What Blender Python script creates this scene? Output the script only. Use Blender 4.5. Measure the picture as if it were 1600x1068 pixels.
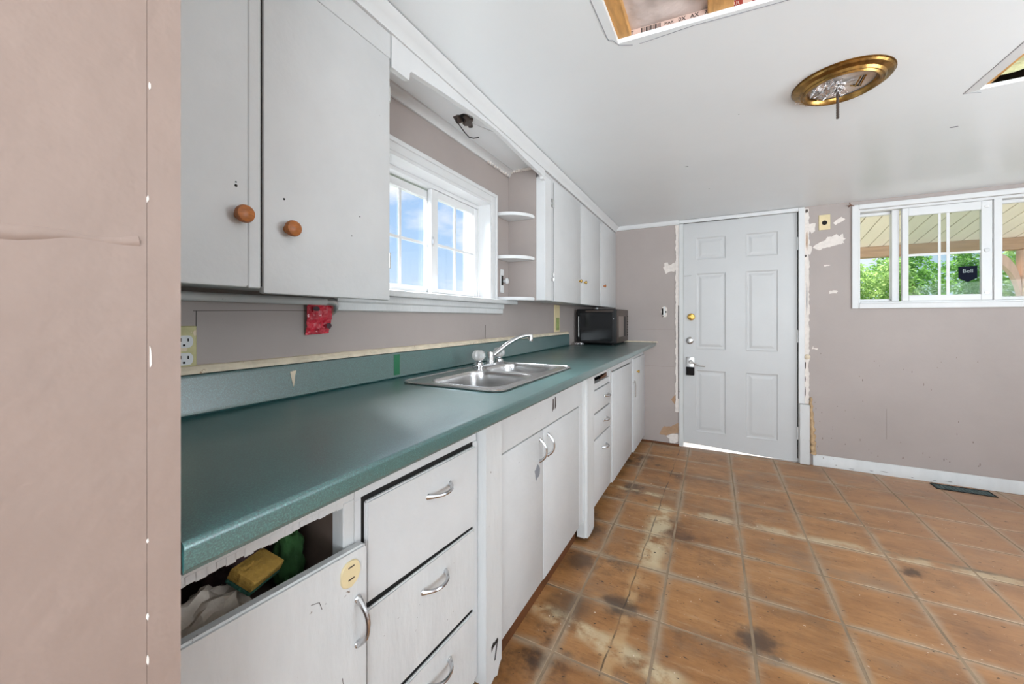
import bpy, bmesh, math, random
from mathutils import Vector, Matrix, noise as mnoise
from mathutils.geometry import tessellate_polygon
random.seed(7)
for _o in list(bpy.data.objects): bpy.data.objects.remove(_o)
SC = bpy.context.scene
COL = SC.collection
PI = math.pi

# ------------------------------------------------------------------ camera
cam_d = bpy.data.cameras.new('camera'); cam = bpy.data.objects.new('camera', cam_d); COL.objects.link(cam)
cam.location = (0, 0, 1.135)
cam.rotation_euler = (PI/2, 0, math.atan(313/600))
cam_d.sensor_width = 36; cam_d.lens = 13.5; cam_d.shift_y = -37/1600; cam_d.clip_start = .02
SC.camera = cam
SC.view_settings.view_transform = 'Standard'
SC.view_settings.look = 'None'
SC.view_settings.gamma = 1
SC.view_settings.exposure = 0.32
SC.view_settings.use_curve_mapping = False

# ------------------------------------------------------------------ world
W = bpy.data.worlds.new('sky'); SC.world = W; W.use_nodes = True
nt = W.node_tree; nt.nodes.clear()
def N(t, k, **kw):
    n = t.nodes.new(k)
    for a, b in kw.items():
        if a.startswith('i_'):
            n.inputs[a[2:].replace('_', ' ')].default_value = b
        else: setattr(n, a, b)
    return n
def ramp(t, stops, interp='LINEAR'):
    n = t.nodes.new('ShaderNodeValToRGB'); r = n.color_ramp; r.interpolation = interp
    while len(r.elements) < len(stops): r.elements.new(.5)
    for e, (p, c) in zip(r.elements, stops):
        e.position = p; e.color = (*c, 1) if len(c) == 3 else c
    return n
_tc = N(nt, 'ShaderNodeTexCoord'); _sp = N(nt, 'ShaderNodeSeparateXYZ')
nt.links.new(_tc.outputs['Generated'], _sp.inputs[0])
_g = ramp(nt, [(0, (.55, .60, .66)), (.02, (.72, .86, 1.0)), (.18, (.46, .68, .97)), (.6, (.20, .40, .80)), (1, (.14, .32, .70))])
nt.links.new(_sp.outputs[2], _g.inputs[0])
_mp = N(nt, 'ShaderNodeMapping'); _mp.inputs['Scale'].default_value = (2.2, 2.2, 5.5)
_mp.inputs['Location'].default_value = (.35, .2, .1)
nt.links.new(_tc.outputs['Generated'], _mp.inputs[0])
_n = N(nt, 'ShaderNodeTexNoise', i_Scale=1.9, i_Detail=7.0, i_Roughness=.55)
nt.links.new(_mp.outputs[0], _n.inputs['Vector'])
_cr = ramp(nt, [(.46, (0, 0, 0)), (.64, (1, 1, 1))])
nt.links.new(_n.outputs['Fac'], _cr.inputs[0])
_mx = N(nt, 'ShaderNodeMix', data_type='RGBA')
nt.links.new(_cr.outputs[0], _mx.inputs[0]); nt.links.new(_g.outputs[0], _mx.inputs[6])
_mx.inputs[7].default_value = (1.0, 1.02, 1.06, 1)
_bg = N(nt, 'ShaderNodeBackground', i_Strength=.86); _wo = N(nt, 'ShaderNodeOutputWorld')
nt.links.new(_mx.outputs[2], _bg.inputs[0]); nt.links.new(_bg.outputs[0], _wo.inputs[0])

# ------------------------------------------------------------------ sun and added fill lamps
def light(name, kind, loc, rot, energy, color=(1, 1, 1), **kw):
    d = bpy.data.lights.new(name, kind); d.energy = energy; d.color = color
    for a, b in kw.items(): setattr(d, a, b)
    o = bpy.data.objects.new(name, d); COL.objects.link(o); o.location = loc; o.rotation_euler = rot
    return o
def aim(o, to): o.rotation_euler = (Vector(to) - o.location).to_track_quat('-Z', 'Y').to_euler()
_s = light('sun', 'SUN', (3, -6, 14), (0, 0, 0), 8.0, (1, .96, .9), angle=.02); _s.rotation_euler = Vector((-.16, -.80, -.59)).to_track_quat('-Z', 'Y').to_euler()
# added area lamps at the unseen windows, tilted up to brighten the ceiling
_a = light('back_fill_lamp', 'AREA', (.9, -2.16, 1.15), (0, 0, 0), 150, (.85, .94, 1), shape='RECTANGLE', size=2.1, size_y=1.5); aim(_a, (.9, -.4, 3.6))
_a = light('right_fill_lamp', 'AREA', (2.68, 1.2, 1.3), (0, 0, 0), 60, (.85, .94, 1), shape='RECTANGLE', size=1.6, size_y=1.0); aim(_a, (1.5, 2.2, 3.6))
# added area lamp outside the sink window, unseen, brightening counter and niche
_a = light('sink_fill_lamp', 'AREA', (-3.2, 1.3, 3.5), (0, 0, 0), 1150, (.88, .95, 1), shape='RECTANGLE', size=3.0, size_y=2.2); aim(_a, (-1.05, 1.35, 1.4))

# ------------------------------------------------------------------ materials
def srgb(r, g, b):
    f = lambda c: (c/255/12.92) if c/255 <= .04045 else ((c/255+.055)/1.055)**2.4
    return (f(r), f(g), f(b))
def mat(name, col, rough=.5, metal=0.0, spec=.5, var=None, bump=None, chips=None, coat=0.0, trans=0.0, streak=None, ior=1.45):
    """procedural material: var=(scale, amount) tone drift, bump=(scale, strength), chips=(scale, threshold, colour) wear"""
    m = bpy.data.materials.new(name); m.use_nodes = True; t = m.node_tree
    b = t.nodes['Principled BSDF']; L = t.links.new
    b.inputs['Roughness'].default_value = rough; b.inputs['Metallic'].default_value = metal
    b.inputs['Specular IOR Level'].default_value = spec; b.inputs['Coat Weight'].default_value = coat
    b.inputs['Transmission Weight'].default_value = trans; b.inputs['IOR'].default_value = ior
    g = N(t, 'ShaderNodeNewGeometry')
    vec = g.outputs['Position']
    if streak:
        mp = N(t, 'ShaderNodeMapping'); mp.inputs['Scale'].default_value = streak; L(vec, mp.inputs[0]); vec = mp.outputs[0]
    rgb = N(t, 'ShaderNodeRGB'); rgb.outputs[0].default_value = (*col, 1); out = rgb.outputs[0]
    if var:
        n = N(t, 'ShaderNodeTexNoise', i_Scale=var[0], i_Detail=5.0, i_Roughness=.6); L(vec, n.inputs['Vector'])
        a = var[1]
        r = ramp(t, [(.3, tuple(c*(1-a) for c in col)), (.7, tuple(min(1, c*(1+a)) for c in col))])
        L(n.outputs['Fac'], r.inputs[0]); out = r.outputs[0]
    if chips:
        for (s, th, cc) in (chips if isinstance(chips, list) else [chips]):
            n = N(t, 'ShaderNodeTexNoise', i_Scale=s, i_Detail=4.0, i_Roughness=.65); L(g.outputs['Position'], n.inputs['Vector'])
            r = ramp(t, [(th, (0, 0, 0)), (th+.025, (1, 1, 1))]); L(n.outputs['Fac'], r.inputs[0])
            x = N(t, 'ShaderNodeMix', data_type='RGBA'); L(r.outputs[0], x.inputs[0]); L(out, x.inputs[6])
            x.inputs[7].default_value = (*cc, 1); out = x.outputs[2]
    L(out, b.inputs['Base Color'])
    if bump:
        n = N(t, 'ShaderNodeTexNoise', i_Scale=bump[0], i_Detail=4.0); L(vec, n.inputs['Vector'])
        bp = N(t, 'ShaderNodeBump', i_Strength=bump[1], i_Distance=.01); L(n.outputs['Fac'], bp.inputs['Height'])
        L(bp.outputs[0], b.inputs['Normal'])
    return m
def glass_mat(name, tint=(1, 1, 1), refl=.06):
    m = bpy.data.materials.new(name); m.use_nodes = True; t = m.node_tree; t.nodes.clear(); L = t.links.new
    tr = N(t, 'ShaderNodeBsdfTransparent'); tr.inputs[0].default_value = (*tint, 1)
    gl = N(t, 'ShaderNodeBsdfGlossy', i_Roughness=.02)
    lw = N(t, 'ShaderNodeLayerWeight', i_Blend=.12); mx = N(t, 'ShaderNodeMixShader'); o = N(t, 'ShaderNodeOutputMaterial')
    mu = N(t, 'ShaderNodeMath', operation='MULTIPLY'); mu.inputs[1].default_value = refl*6; L(lw.outputs['Facing'], mu.inputs[0])
    L(mu.outputs[0], mx.inputs[0]); L(tr.outputs[0], mx.inputs[1]); L(gl.outputs[0], mx.inputs[2]); L(mx.outputs[0], o.inputs[0])
    return m
GRIME = srgb(70, 60, 52)
M = {}
M['white'] = mat('cabinet_paint', (.61, .61, .61), .42, var=(7, .035), bump=(60, .06), chips=[(55, .745, GRIME)])
M['whitewood'] = mat('worn_white_paint', (.62, .62, .615), .45, var=(5, .06), bump=(40, .15), chips=[(30, .70, srgb(120, 105, 92)), (70, .72, GRIME)], streak=(2.2, 2.2, .6))
M['trim'] = mat('white_trim', (.69, .69, .69), .4, var=(6, .03), bump=(50, .06))
M['vinyl'] = mat('window_vinyl', (.70, .70, .70), .35, var=(6, .02))
M['raw'] = mat('raw_wood', srgb(196, 160, 112), .7, var=(9, .22), bump=(50, .15), streak=(6, 1, 6))
M['joist'] = mat('joist_pine', srgb(200, 150, 90), .7, var=(7, .3), bump=(60, .2), streak=(9, 1.2, 9))
M['mauve'] = mat('mauve_wall', srgb(168, 157, 152), .55, var=(2.2, .05), bump=(22, .12), chips=[(120, .76, srgb(120, 100, 94))])
M['pink'] = mat('pink_wall', srgb(148, 128, 118), .5, var=(5, .05), bump=(22, .22), chips=[(60, .78, srgb(225, 205, 197))])
M['ceil'] = mat('ceiling_paint', (.83, .855, .87), .32, spec=.45, var=(1.5, .02), bump=(9, .10))
M['scuff'] = mat('scuff_mark', srgb(132, 118, 112), .7, var=(30, .15))
M['chip'] = mat('bare_plaster', srgb(226, 217, 210), .8, var=(40, .08), bump=(60, .3))
M['tan'] = mat('bare_drywall', srgb(172, 140, 112), .85, var=(30, .12))
M['cream'] = mat('cream_plastic', srgb(220, 202, 160), .4, var=(20, .06))
M['caulk'] = mat('cream_caulk', srgb(222, 208, 184), .7, var=(25, .12), bump=(40, .5), chips=[(45, .66, srgb(170, 140, 105))])
M['chrome'] = mat('chrome', (.60, .60, .61), .16, 1.0)
M['steel'] = mat('brushed_steel', (.56, .55, .545), .27, 1.0, var=(40, .05), streak=(30, 2, 2))
M['brass'] = mat('brass', srgb(206, 168, 92), .22, 1.0)
M['nickel'] = mat('nickel', (.58, .57, .56), .28, 1.0)
M['gold'] = mat('antique_gold', srgb(160, 124, 70), .30, .95, var=(26, .5), bump=(60, .1))
M['goldrim'] = mat('dark_gold', srgb(120, 84, 36), .4, .9, var=(40, .3))
M['knobwood'] = mat('knob_wood', srgb(165, 98, 45), .4, var=(60, .25), streak=(1, 1, 4))
M['black'] = mat('black_gloss', (.010, .010, .011), .12, spec=.35)
M['blackm'] = mat('black_plastic', (.014, .013, .013), .45, spec=.25)
M['brownp'] = mat('brown_plastic', srgb(70, 58, 52), .4, var=(30, .1))
M['dark'] = mat('dark_gap', (.012, .010, .009), .9)
M['kick'] = mat('brown_kickboard', srgb(104, 62, 34), .6, var=(10, .3))
M['inside'] = mat('cabinet_interior', srgb(112, 94, 84), .8, var=(6, .18), bump=(20, .2))
M['red'] = mat('red_foil', srgb(196, 38, 58), .25, var=(40, .3), bump=(60, .6), coat=.4)
M['maroon'] = mat('dark_print', srgb(64, 40, 48), .4)
M['sponge'] = mat('yellow_sponge', srgb(196, 154, 74), .85, var=(60, .15), bump=(120, .5))
M['scour'] = mat('green_scourer', srgb(48, 92, 76), .9, var=(80, .2), bump=(150, .6))
M['greencloth'] = mat('green_cloth', srgb(52, 92, 48), .9, var=(20, .3), bump=(60, .4))
M['plastic'] = mat('crumpled_plastic', srgb(200, 186, 172), .4, var=(15, .2), bump=(25, .8))
M['mauvecloth'] = mat('dusty_cloth', srgb(120, 96, 96), .9, var=(15, .2))
M['acrylic'] = mat('acrylic_knob', (.80, .79, .77), .12, spec=.8, trans=.55)
M['foam'] = mat('spray_foam', srgb(188, 158, 122), .8, var=(40, .2), bump=(50, .6))
M['sheet'] = mat('vapour_barrier', srgb(205, 190, 184), .35, var=(9, .14), bump=(14, .7))
M['insul'] = mat('insulation', srgb(206, 206, 160), .8, var=(12, .25), bump=(30, .8))
M['foil'] = mat('crumpled_foil', (.75, .73, .74), .25, .9, var=(50, .2), bump=(70, 1.0))
M['navy'] = mat('navy_sticker', srgb(10, 17, 34), .6, spec=.1)
M['sticktext'] = mat('sticker_text', srgb(190, 205, 205), .5)
M['ink'] = mat('black_ink', srgb(32, 26, 24), .7)
M['redink'] = mat('red_ink', srgb(140, 48, 36), .7, var=(40, .15))
M['pale'] = mat('pale_print', srgb(208, 178, 165), .7)
M['pencil'] = mat('pencil_line', srgb(130, 132, 138), .8)
M['soffit'] = mat('soffit_panel', srgb(246, 240, 224), .5)
M['soffitgap'] = mat('soffit_seam', srgb(132, 116, 92), .7)
M['beam'] = mat('porch_beam', srgb(190, 160, 132), .7, var=(6, .14), streak=(.6, 6, 6))
M['post'] = mat('porch_post', srgb(220, 194, 176), .7, var=(6, .12), streak=(6, 6, .6))
M['grass'] = mat('lawn', srgb(96, 130, 60), .9, var=(3, .3))
M['deck'] = mat('concrete_porch', srgb(214, 208, 196), .8, var=(4, .1))
M['roofm'] = mat('roof_boards', srgb(90, 70, 52), .9, var=(4, .2))
M['ventm'] = mat('vent_metal', srgb(72, 92, 92), .45, .3, var=(30, .25))
M['glass'] = glass_mat('window_glass')
M['glass2'] = glass_mat('dull_window_glass', (.86, .90, .89), .06)
M['shadowline'] = M['dark']

def leaf_mat(name, c1, c2):
    m = bpy.data.materials.new(name); m.use_nodes = True; t = m.node_tree; b = t.nodes['Principled BSDF']; L = t.links.new
    g = N(t, 'ShaderNodeNewGeometry'); n = N(t, 'ShaderNodeTexNoise', i_Scale=3.0, i_Detail=6.0); L(g.outputs['Position'], n.inputs['Vector'])
    r = ramp(t, [(.3, c1), (.7, c2)]); L(n.outputs['Fac'], r.inputs[0]); L(r.outputs[0], b.inputs['Base Color'])
    b.inputs['Roughness'].default_value = .5
    tr = N(t, 'ShaderNodeBsdfTranslucent'); L(r.outputs[0], tr.inputs[0])
    mx = N(t, 'ShaderNodeMixShader', i_Fac=.5); L(b.outputs[0], mx.inputs[1]); L(tr.outputs[0], mx.inputs[2])
    L(mx.outputs[0], t.nodes['Material Output'].inputs[0]); return m
M['leaf'] = leaf_mat('leaf_green', srgb(84, 142, 56), srgb(166, 208, 116))
M['leaf2'] = leaf_mat('leaf_bright', srgb(112, 166, 70), srgb(206, 228, 156))

def counter_mat():
    m = bpy.data.materials.new('green_laminate'); m.use_nodes = True; t = m.node_tree; b = t.nodes['Principled BSDF']; L = t.links.new
    g = N(t, 'ShaderNodeNewGeometry')
    n = N(t, 'ShaderNodeTexNoise', i_Scale=520.0, i_Detail=2.0, i_Roughness=.6); L(g.outputs['Position'], n.inputs['Vector'])
    r = ramp(t, [(.34, srgb(18, 58, 60)), (.5, srgb(30, 84, 84)), (.62, srgb(50, 106, 102)), (.74, srgb(84, 134, 124))]); L(n.outputs['Fac'], r.inputs[0])
    n2 = N(t, 'ShaderNodeTexNoise', i_Scale=5.0, i_Detail=4.0); L(g.outputs['Position'], n2.inputs['Vector'])
    r2 = ramp(t, [(.3, (.32, .32, .32)), (.7, (.44, .44, .44))]); L(n2.outputs['Fac'], r2.inputs[0])
    L(r.outputs[0], b.inputs['Base Color']); L(r2.outputs[0], b.inputs['Roughness'])
    b.inputs['Specular IOR Level'].default_value = 1.0; b.inputs['Coat Weight'].default_value = 1.0; b.inputs['Coat Roughness'].default_value = .33; b.inputs['Coat IOR'].default_value = 1.85
    return m
M['counter'] = counter_mat()

def floor_mat():
    m = bpy.data.materials.new('worn_floor_tile'); m.use_nodes = True; t = m.node_tree; b = t.nodes['Principled BSDF']; L = t.links.new
    g = N(t, 'ShaderNodeNewGeometry'); P = g.outputs['Position']
    sx = N(t, 'ShaderNodeSeparateXYZ'); L(P, sx.inputs[0])
    def noi(scale, detail=5., rough=.6, sc=None):
        n = N(t, 'ShaderNodeTexNoise', i_Scale=scale, i_Detail=detail, i_Roughness=rough)
        if sc:
            mp = N(t, 'ShaderNodeMapping'); mp.inputs['Scale'].default_value = sc; L(P, mp.inputs[0]); L(mp.outputs[0], n.inputs['Vector'])
        else: L(P, n.inputs['Vector'])
        return n.outputs['Fac']
    def mth(op, a, b_=None, c=None):
        n = N(t, 'ShaderNodeMath', operation=op)
        for i, v in enumerate((a, b_, c)):
            if v is None: continue
            if isinstance(v, (int, float)): n.inputs[i].default_value = v
            else: L(v, n.inputs[i])
        return n.outputs[0]
    def step(v, lo, hi):
        n = N(t, 'ShaderNodeMapRange', interpolation_type='SMOOTHSTEP'); L(v, n.inputs[0])
        n.inputs[1].default_value = lo; n.inputs[2].default_value = hi; return n.outputs[0]
    def mix(f, a, c):
        x = N(t, 'ShaderNodeMix', data_type='RGBA'); L(f, x.inputs[0]); L(a, x.inputs[6])
        x.inputs[7].default_value = (*c, 1); return x.outputs[2]
    base = ramp(t, [(.30, srgb(112, 72, 42)), (.44, srgb(154, 106, 62)), (.56, srgb(176, 126, 78)), (.70, srgb(192, 148, 104))])
    L(mth('ADD', mth('MULTIPLY', noi(2.4, 7, .68, (.8, 1.6, 1)), .65), mth('MULTIPLY', noi(11, 6, .7, (.7, 1.6, 1)), .35)), base.inputs[0]); c = base.outputs[0]
    # grain streaks running across the room
    c = mix(mth('MULTIPLY', step(noi(16, 7, .72, (.8, 7, 1)), .50, .70), .55), c, srgb(116, 76, 44))
    c = mix(mth('MULTIPLY', step(noi(7, 6, .65, (.7, 4.4, 1)), .54, .74), .5), c, srgb(190, 156, 120))
    c = mix(mth('MULTIPLY', step(noi(1.7, 6, .7, (1, 1.5, 1)), .50, .66), .55), c, srgb(142, 118, 96))
    # old dirt: soft dark patches, more of them along the cupboards
    near = step(sx.outputs[0], .25, -.6)
    c = mix(mth('MULTIPLY', step(noi(3.1, 6, .7), .50, .68), mth('MULTIPLY_ADD', near, .62, .36)), c, srgb(70, 50, 38))
    # pale grey wear along the tile edges
    for ax, o_ in ((0, TX0_), (1, TY0_)):
        fr = mth('FRACT', mth('DIVIDE', mth('SUBTRACT', sx.outputs[ax], o_-30.5), .305))
        ed = mth('MINIMUM', fr, mth('SUBTRACT', 1, fr))
        ed = mth('ADD', ed, mth('MULTIPLY_ADD', noi(13+ax, 6, .7), .11, -.055))
        c = mix(mth('MULTIPLY', mth('SUBTRACT', 1, step(ed, .0, .11)), mth('MULTIPLY', step(noi(2.6+ax, 4, .6), .34, .60), .85)), c, srgb(172, 152, 128))
    # sheen of the far window painted into the colour, paler towards the right
    c = mix(mth('MULTIPLY', step(sx.outputs[0], .2, 1.5), .38), c, srgb(196, 160, 138))
    # plywood seams with pale filler
    wob = mth('MULTIPLY_ADD', noi(6, 4), .10, -.05); wob2 = mth('MULTIPLY_ADD', noi(9, 5), .06, -.03); brk = step(noi(7, 5, .65), .36, .56)
    def seam(axis, at, w, lo, hi, col, amt, slope=0, wb=1.0):
        nonlocal c
        other = sx.outputs[1 - axis]
        d = mth('ABSOLUTE', mth('ADD', mth('ADD', mth('SUBTRACT', sx.outputs[axis], at), mth('MULTIPLY', other, slope)), mth('MULTIPLY', wob2, wb)))
        band = mth('SUBTRACT', 1, step(d, w*.25, w))
        inside = mth('MULTIPLY', step(other, lo-.08, lo+.04), mth('SUBTRACT', 1, step(other, hi-.04, hi+.08)))
        c = mix(mth('MULTIPLY', mth('MULTIPLY', mth('MULTIPLY', band, inside), amt), brk), c, col)
    FILL = srgb(214, 196, 160)
    seam(1, 2.47, .055, -.14, 2.6, srgb(200, 178, 146), .8)
    seam(1, 2.62, .035, -.62, -.26, FILL, .8)
    seam(1, 2.50, .02, .75, 1.6, srgb(96, 82, 72), .7)
    seam(1, 1.28, .06, -.62, -.1, FILL, .75, .18)
    seam(0, -.262, .085, 1.86, 2.46, FILL, .85, -.0)
    seam(0, -.30, .035, 1.2, 1.75, srgb(196, 160, 116), .7)
    seam(0, -.352, .0045, .6, 3.7, srgb(60, 48, 40), .8, -.028, .35)
    # hardened dark spots
    for (x, y, r_, a) in [(.14, 1.60, .10, .8), (-.33, 1.55, .09, .8), (-.56, 1.74, .12, .7), (.80, 2.36, .06, .8), (.42, 1.42, .10, .5), (-.60, 2.0, .14, .7), (-.5, 1.45, .13, .6)]:
        d = mth('SQRT', mth('ADD', mth('POWER', mth('SUBTRACT', sx.outputs[0], x), 2), mth('POWER', mth('SUBTRACT', sx.outputs[1], y), 2)))
        d = mth('ADD', d, mth('MULTIPLY_ADD', noi(14, 5), .16, -.08))
        c = mix(mth('MULTIPLY', mth('SUBTRACT', 1, step(d, r_*.25, r_)), a), c, srgb(66, 52, 44))
    # paint flecks, nail heads
    c = mix(step(noi(34, 3, .6, (1, 2.2, 1)), .66, .69), c, srgb(66, 48, 36))
    c = mix(step(noi(61, 2, .5), .735, .75), c, srgb(224, 206, 188))
    L(c, b.inputs['Base Color']); b.inputs['Roughness'].default_value = .42
    bp = N(t, 'ShaderNodeBump', i_Strength=.12, i_Distance=.01); L(noi(24, 5), bp.inputs['Height']); L(bp.outputs[0], b.inputs['Normal'])
    return m
TX0_, TY0_ = -.178, 1.529
M['tile'] = floor_mat()
M['grout'] = mat('grey_tile_joint', srgb(150, 128, 104), .8, var=(6, .30))

# ------------------------------------------------------------------ mesh helpers
WM = {}     # world matrix of every thing
def box(bm, lo, hi, bev=0, seg=1, rot=None):
    lo, hi = Vector(lo), Vector(hi)
    vs = [bm.verts.new((x, y, z)) for x in (lo.x, hi.x) for y in (lo.y, hi.y) for z in (lo.z, hi.z)]
    fs = [bm.faces.new([vs[i] for i in q]) for q in ((0, 1, 3, 2), (4, 6, 7, 5), (0, 4, 5, 1), (2, 3, 7, 6), (0, 2, 6, 4), (1, 5, 7, 3))]
    if rot is not None:
        bmesh.ops.transform(bm, matrix=rot, verts=vs)
    if bev:
        es = list({e for f in fs for e in f.edges})
        bmesh.ops.bevel(bm, geom=es, offset=bev, segments=seg, affect='EDGES', profile=.5)
    return bm
def B(*boxes, bev=0, seg=1):
    bm = bmesh.new()
    for b in boxes: box(bm, b[0], b[1], b[2] if len(b) > 2 else bev, seg)
    return bm
def frame_of(d):
    d = d.normalized(); u = d.orthogonal().normalized(); return u, d.cross(u)
def tube(bm, pts, r, n=8, caps=True):
    pts = [Vector(p) for p in pts]; rs = r if isinstance(r, (list, tuple)) else [r]*len(pts)
    rings = []; u = None
    for i, p in enumerate(pts):
        d = (pts[min(i+1, len(pts)-1)] - pts[max(i-1, 0)]).normalized()
        if u is None: u = d.orthogonal().normalized()
        else: u = (u - d*u.dot(d)).normalized()
        v = d.cross(u)
        rings.append([bm.verts.new(p + (u*math.cos(a) + v*math.sin(a))*rs[i]) for a in [2*PI*k/n for k in range(n)]])
    for a, b in zip(rings, rings[1:]):
        for k in range(n): bm.faces.new((a[k], a[(k+1) % n], b[(k+1) % n], b[k]))
    if caps: bm.faces.new(rings[0][::-1]); bm.faces.new(rings[-1])
    return bm
def lathe(bm, prof, origin, axis=(0, 0, 1), n=24, cap=True):
    o = Vector(origin); ax = Vector(axis).normalized(); u, v = frame_of(ax); rings = []
    for r, h in prof:
        rings.append([bm.verts.new(o + ax*h + (u*math.cos(a) + v*math.sin(a))*max(r, 1e-4)) for a in [2*PI*k/n for k in range(n)]])
    for a, b in zip(rings, rings[1:]):
        for k in range(n): bm.faces.new((a[k], a[(k+1) % n], b[(k+1) % n], b[k]))
    if cap: bm.faces.new(rings[0][::-1]); bm.faces.new(rings[-1])
    return bm
def prism(bm, poly, ext):
    """poly: 3D points of a planar outline, ext: extrusion vector"""
    e = Vector(ext); a = [bm.verts.new(p) for p in poly]; b = [bm.verts.new(Vector(p)+e) for p in poly]
    n = len(poly)
    fa = bm.faces.new(a[::-1]); fb = bm.faces.new(b)
    for k in range(n): bm.faces.new((a[k], a[(k+1) % n], b[(k+1) % n], b[k]))
    return bm
def holed(bm, outer, holes, z0, z1, to3):
    """flat slab with holes; outlines are 2D lists, to3(x, y, z) maps into space"""
    loops = [outer]+holes
    tris = tessellate_polygon([[Vector((x, y, 0)) for x, y in l] for l in loops])
    flat = [p for l in loops for p in l]
    for z in (z0, z1):
        vs = [bm.verts.new(to3(x, y, z)) for x, y in flat]
        for tr in tris:
            try: bm.faces.new([vs[i] for i in tr])
            except ValueError: pass
        if z == z0: v0 = vs
        else: v1 = vs
    k = 0
    for l in loops:
        n = len(l)
        for i in range(n): bm.faces.new((v0[k+i], v0[k+(i+1) % n], v1[k+(i+1) % n], v1[k+i]))
        k += n
    return bm
def rrect(x0, y0, x1, y1, r, n=5):
    pts = []
    for cx, cy, a0 in ((x1-r, y1-r, 0), (x0+r, y1-r, PI/2), (x0+r, y0+r, PI), (x1-r, y0+r, 3*PI/2)):
        for k in range(n+1):
            a = a0 + PI/2*k/n; pts.append((cx+r*math.cos(a), cy+r*math.sin(a)))
    return pts
def loft(bm, loops, cap0=False, cap1=True):
    R = [[bm.verts.new(p) for p in l] for l in loops]
    for a, b in zip(R, R[1:]):
        n = len(a)
        for k in range(n): bm.faces.new((a[k], a[(k+1) % n], b[(k+1) % n], b[k]))
    if cap0: bm.faces.new(R[0][::-1])
    if cap1: bm.faces.new(R[-1])
    return bm
def tag(o, label=None, cat=None, group=None, kind=None):
    for k, v in (('label', label), ('category', cat), ('group', group), ('kind', kind)):
        if v: o[k] = v
    return o
def finish(name, bm, m, smooth=35):
    bmesh.ops.recalc_face_normals(bm, faces=bm.faces)
    me = bpy.data.meshes.new(name); bm.to_mesh(me); bm.free(); me.materials.append(m if not isinstance(m, str) else M[m])
    if smooth:
        me.polygons.foreach_set('use_smooth', [True]*len(me.polygons))
        try: me.set_sharp_from_angle(angle=math.radians(smooth))
        except Exception: pass
    return me
def thing(name, label, cat, loc=(0, 0, 0), rotz=0, group=None, kind=None):
    o = bpy.data.objects.new(name, None); COL.objects.link(o); o.location = loc; o.rotation_euler = (0, 0, rotz)
    o.empty_display_size = .05
    tag(o, label, cat, group, kind); WM[o.name] = Matrix.Translation(loc) @ Matrix.Rotation(rotz, 4, 'Z'); return o
def part(name, bm, m, parent, local=False, smooth=35, label=None):
    """a mesh under its thing; geometry given in world space unless local"""
    w = WM[parent.name]
    if not local: bm.transform(w.inverted())
    o = bpy.data.objects.new(name, finish(name, bm, m, smooth)); COL.objects.link(o); o.parent = parent; WM[o.name] = w
    if label: o['label'] = label
    return o
def solo(name, bm, m, label, cat, group=None, kind=None, smooth=35):
    """a thing that is one mesh; its origin goes to the middle of its base"""
    xs = [v.co.x for v in bm.verts]; ys = [v.co.y for v in bm.verts]; zs = [v.co.z for v in bm.verts]
    c = Vector(((min(xs)+max(xs))/2, (min(ys)+max(ys))/2, min(zs))); bm.transform(Matrix.Translation(-c))
    o = bpy.data.objects.new(name, finish(name, bm, m, smooth)); COL.objects.link(o); o.location = c
    WM[o.name] = Matrix.Translation(c); return tag(o, label, cat, group, kind)
def text(name, s, size, m, parent, mtx, local=False, thick=.0004, thin=0.0):
    cu = bpy.data.curves.new(name, 'FONT'); cu.body = s; cu.size = size; cu.align_x = 'CENTER'; cu.align_y = 'CENTER'; cu.extrude = thick; cu.offset = thin
    cu.resolution_u = 3
    t = bpy.data.objects.new(name, cu); COL.objects.link(t)
    dg = bpy.context.evaluated_depsgraph_get(); me = bpy.data.meshes.new_from_object(t.evaluated_get(dg))
    bpy.data.objects.remove(t); bm = bmesh.new(); bm.from_mesh(me); bpy.data.meshes.remove(me); bm.transform(mtx)
    return part(name, bm, m, parent, local, smooth=0)
def blob_outline(cx, cy, rx, ry, n=18, rough=.35, seed=0):
    rnd = random.Random(seed)
    return [(cx + rx*math.cos(2*PI*k/n)*(1-rough*rnd.random()), cy + ry*math.sin(2*PI*k/n)*(1-rough*rnd.random())) for k in range(n)]

# ------------------------------------------------------------------ room shell
XW, YF, ZC = -1.05, 3.72, 2.005       # left wall, far wall, ceiling
# floor: joint bed and every tile on it
fl = B(((-1.2, -2.3, -.12), (2.75, 3.9, -.0014)))
floor = solo('floor', fl, 'grout', 'worn orange brown tiled floor with pale filled seams', 'floor', kind='structure')
TS = .305; TX0, TY0 = -.178, 1.529
tile_mesh = {}
def tile_me(w, d, ):
    key = (round(w, 3), round(d, 3))
    if key not in tile_mesh:
        bm = B(((-w/2, -d/2, -.006), (w/2, d/2, 0)), bev=.0015)
        tile_mesh[key] = finish('tile', bm, 'tile', 0)
    return tile_mesh[key]
for i in range(-2, 10):
    for j in range(-9, 8):
        x0, x1 = TX0+i*TS, TX0+(i+1)*TS; y0, y1 = TY0+j*TS, TY0+(j+1)*TS
        x0 = max(x0, -.66); x1 = min(x1, 2.7); y1 = min(y1, YF-.002)
        g = .0042
        if x1-x0 < .03 or y1-y0 < .03: continue
        # vent opening cuts the tile it sits in
        o = bpy.data.objects.new('tile', tile_me(x1-x0-2*g, y1-y0-2*g)); COL.objects.link(o); o.parent = floor
        h = random.uniform(-.0005, .0)
        o.location = (Vector(((x0+x1)/2, (y0+y1)/2, h)) - WM[floor.name].to_translation())
        o.rotation_euler = (random.uniform(-.002, .002), random.uniform(-.002, .002), random.uniform(-.003, .003))
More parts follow.
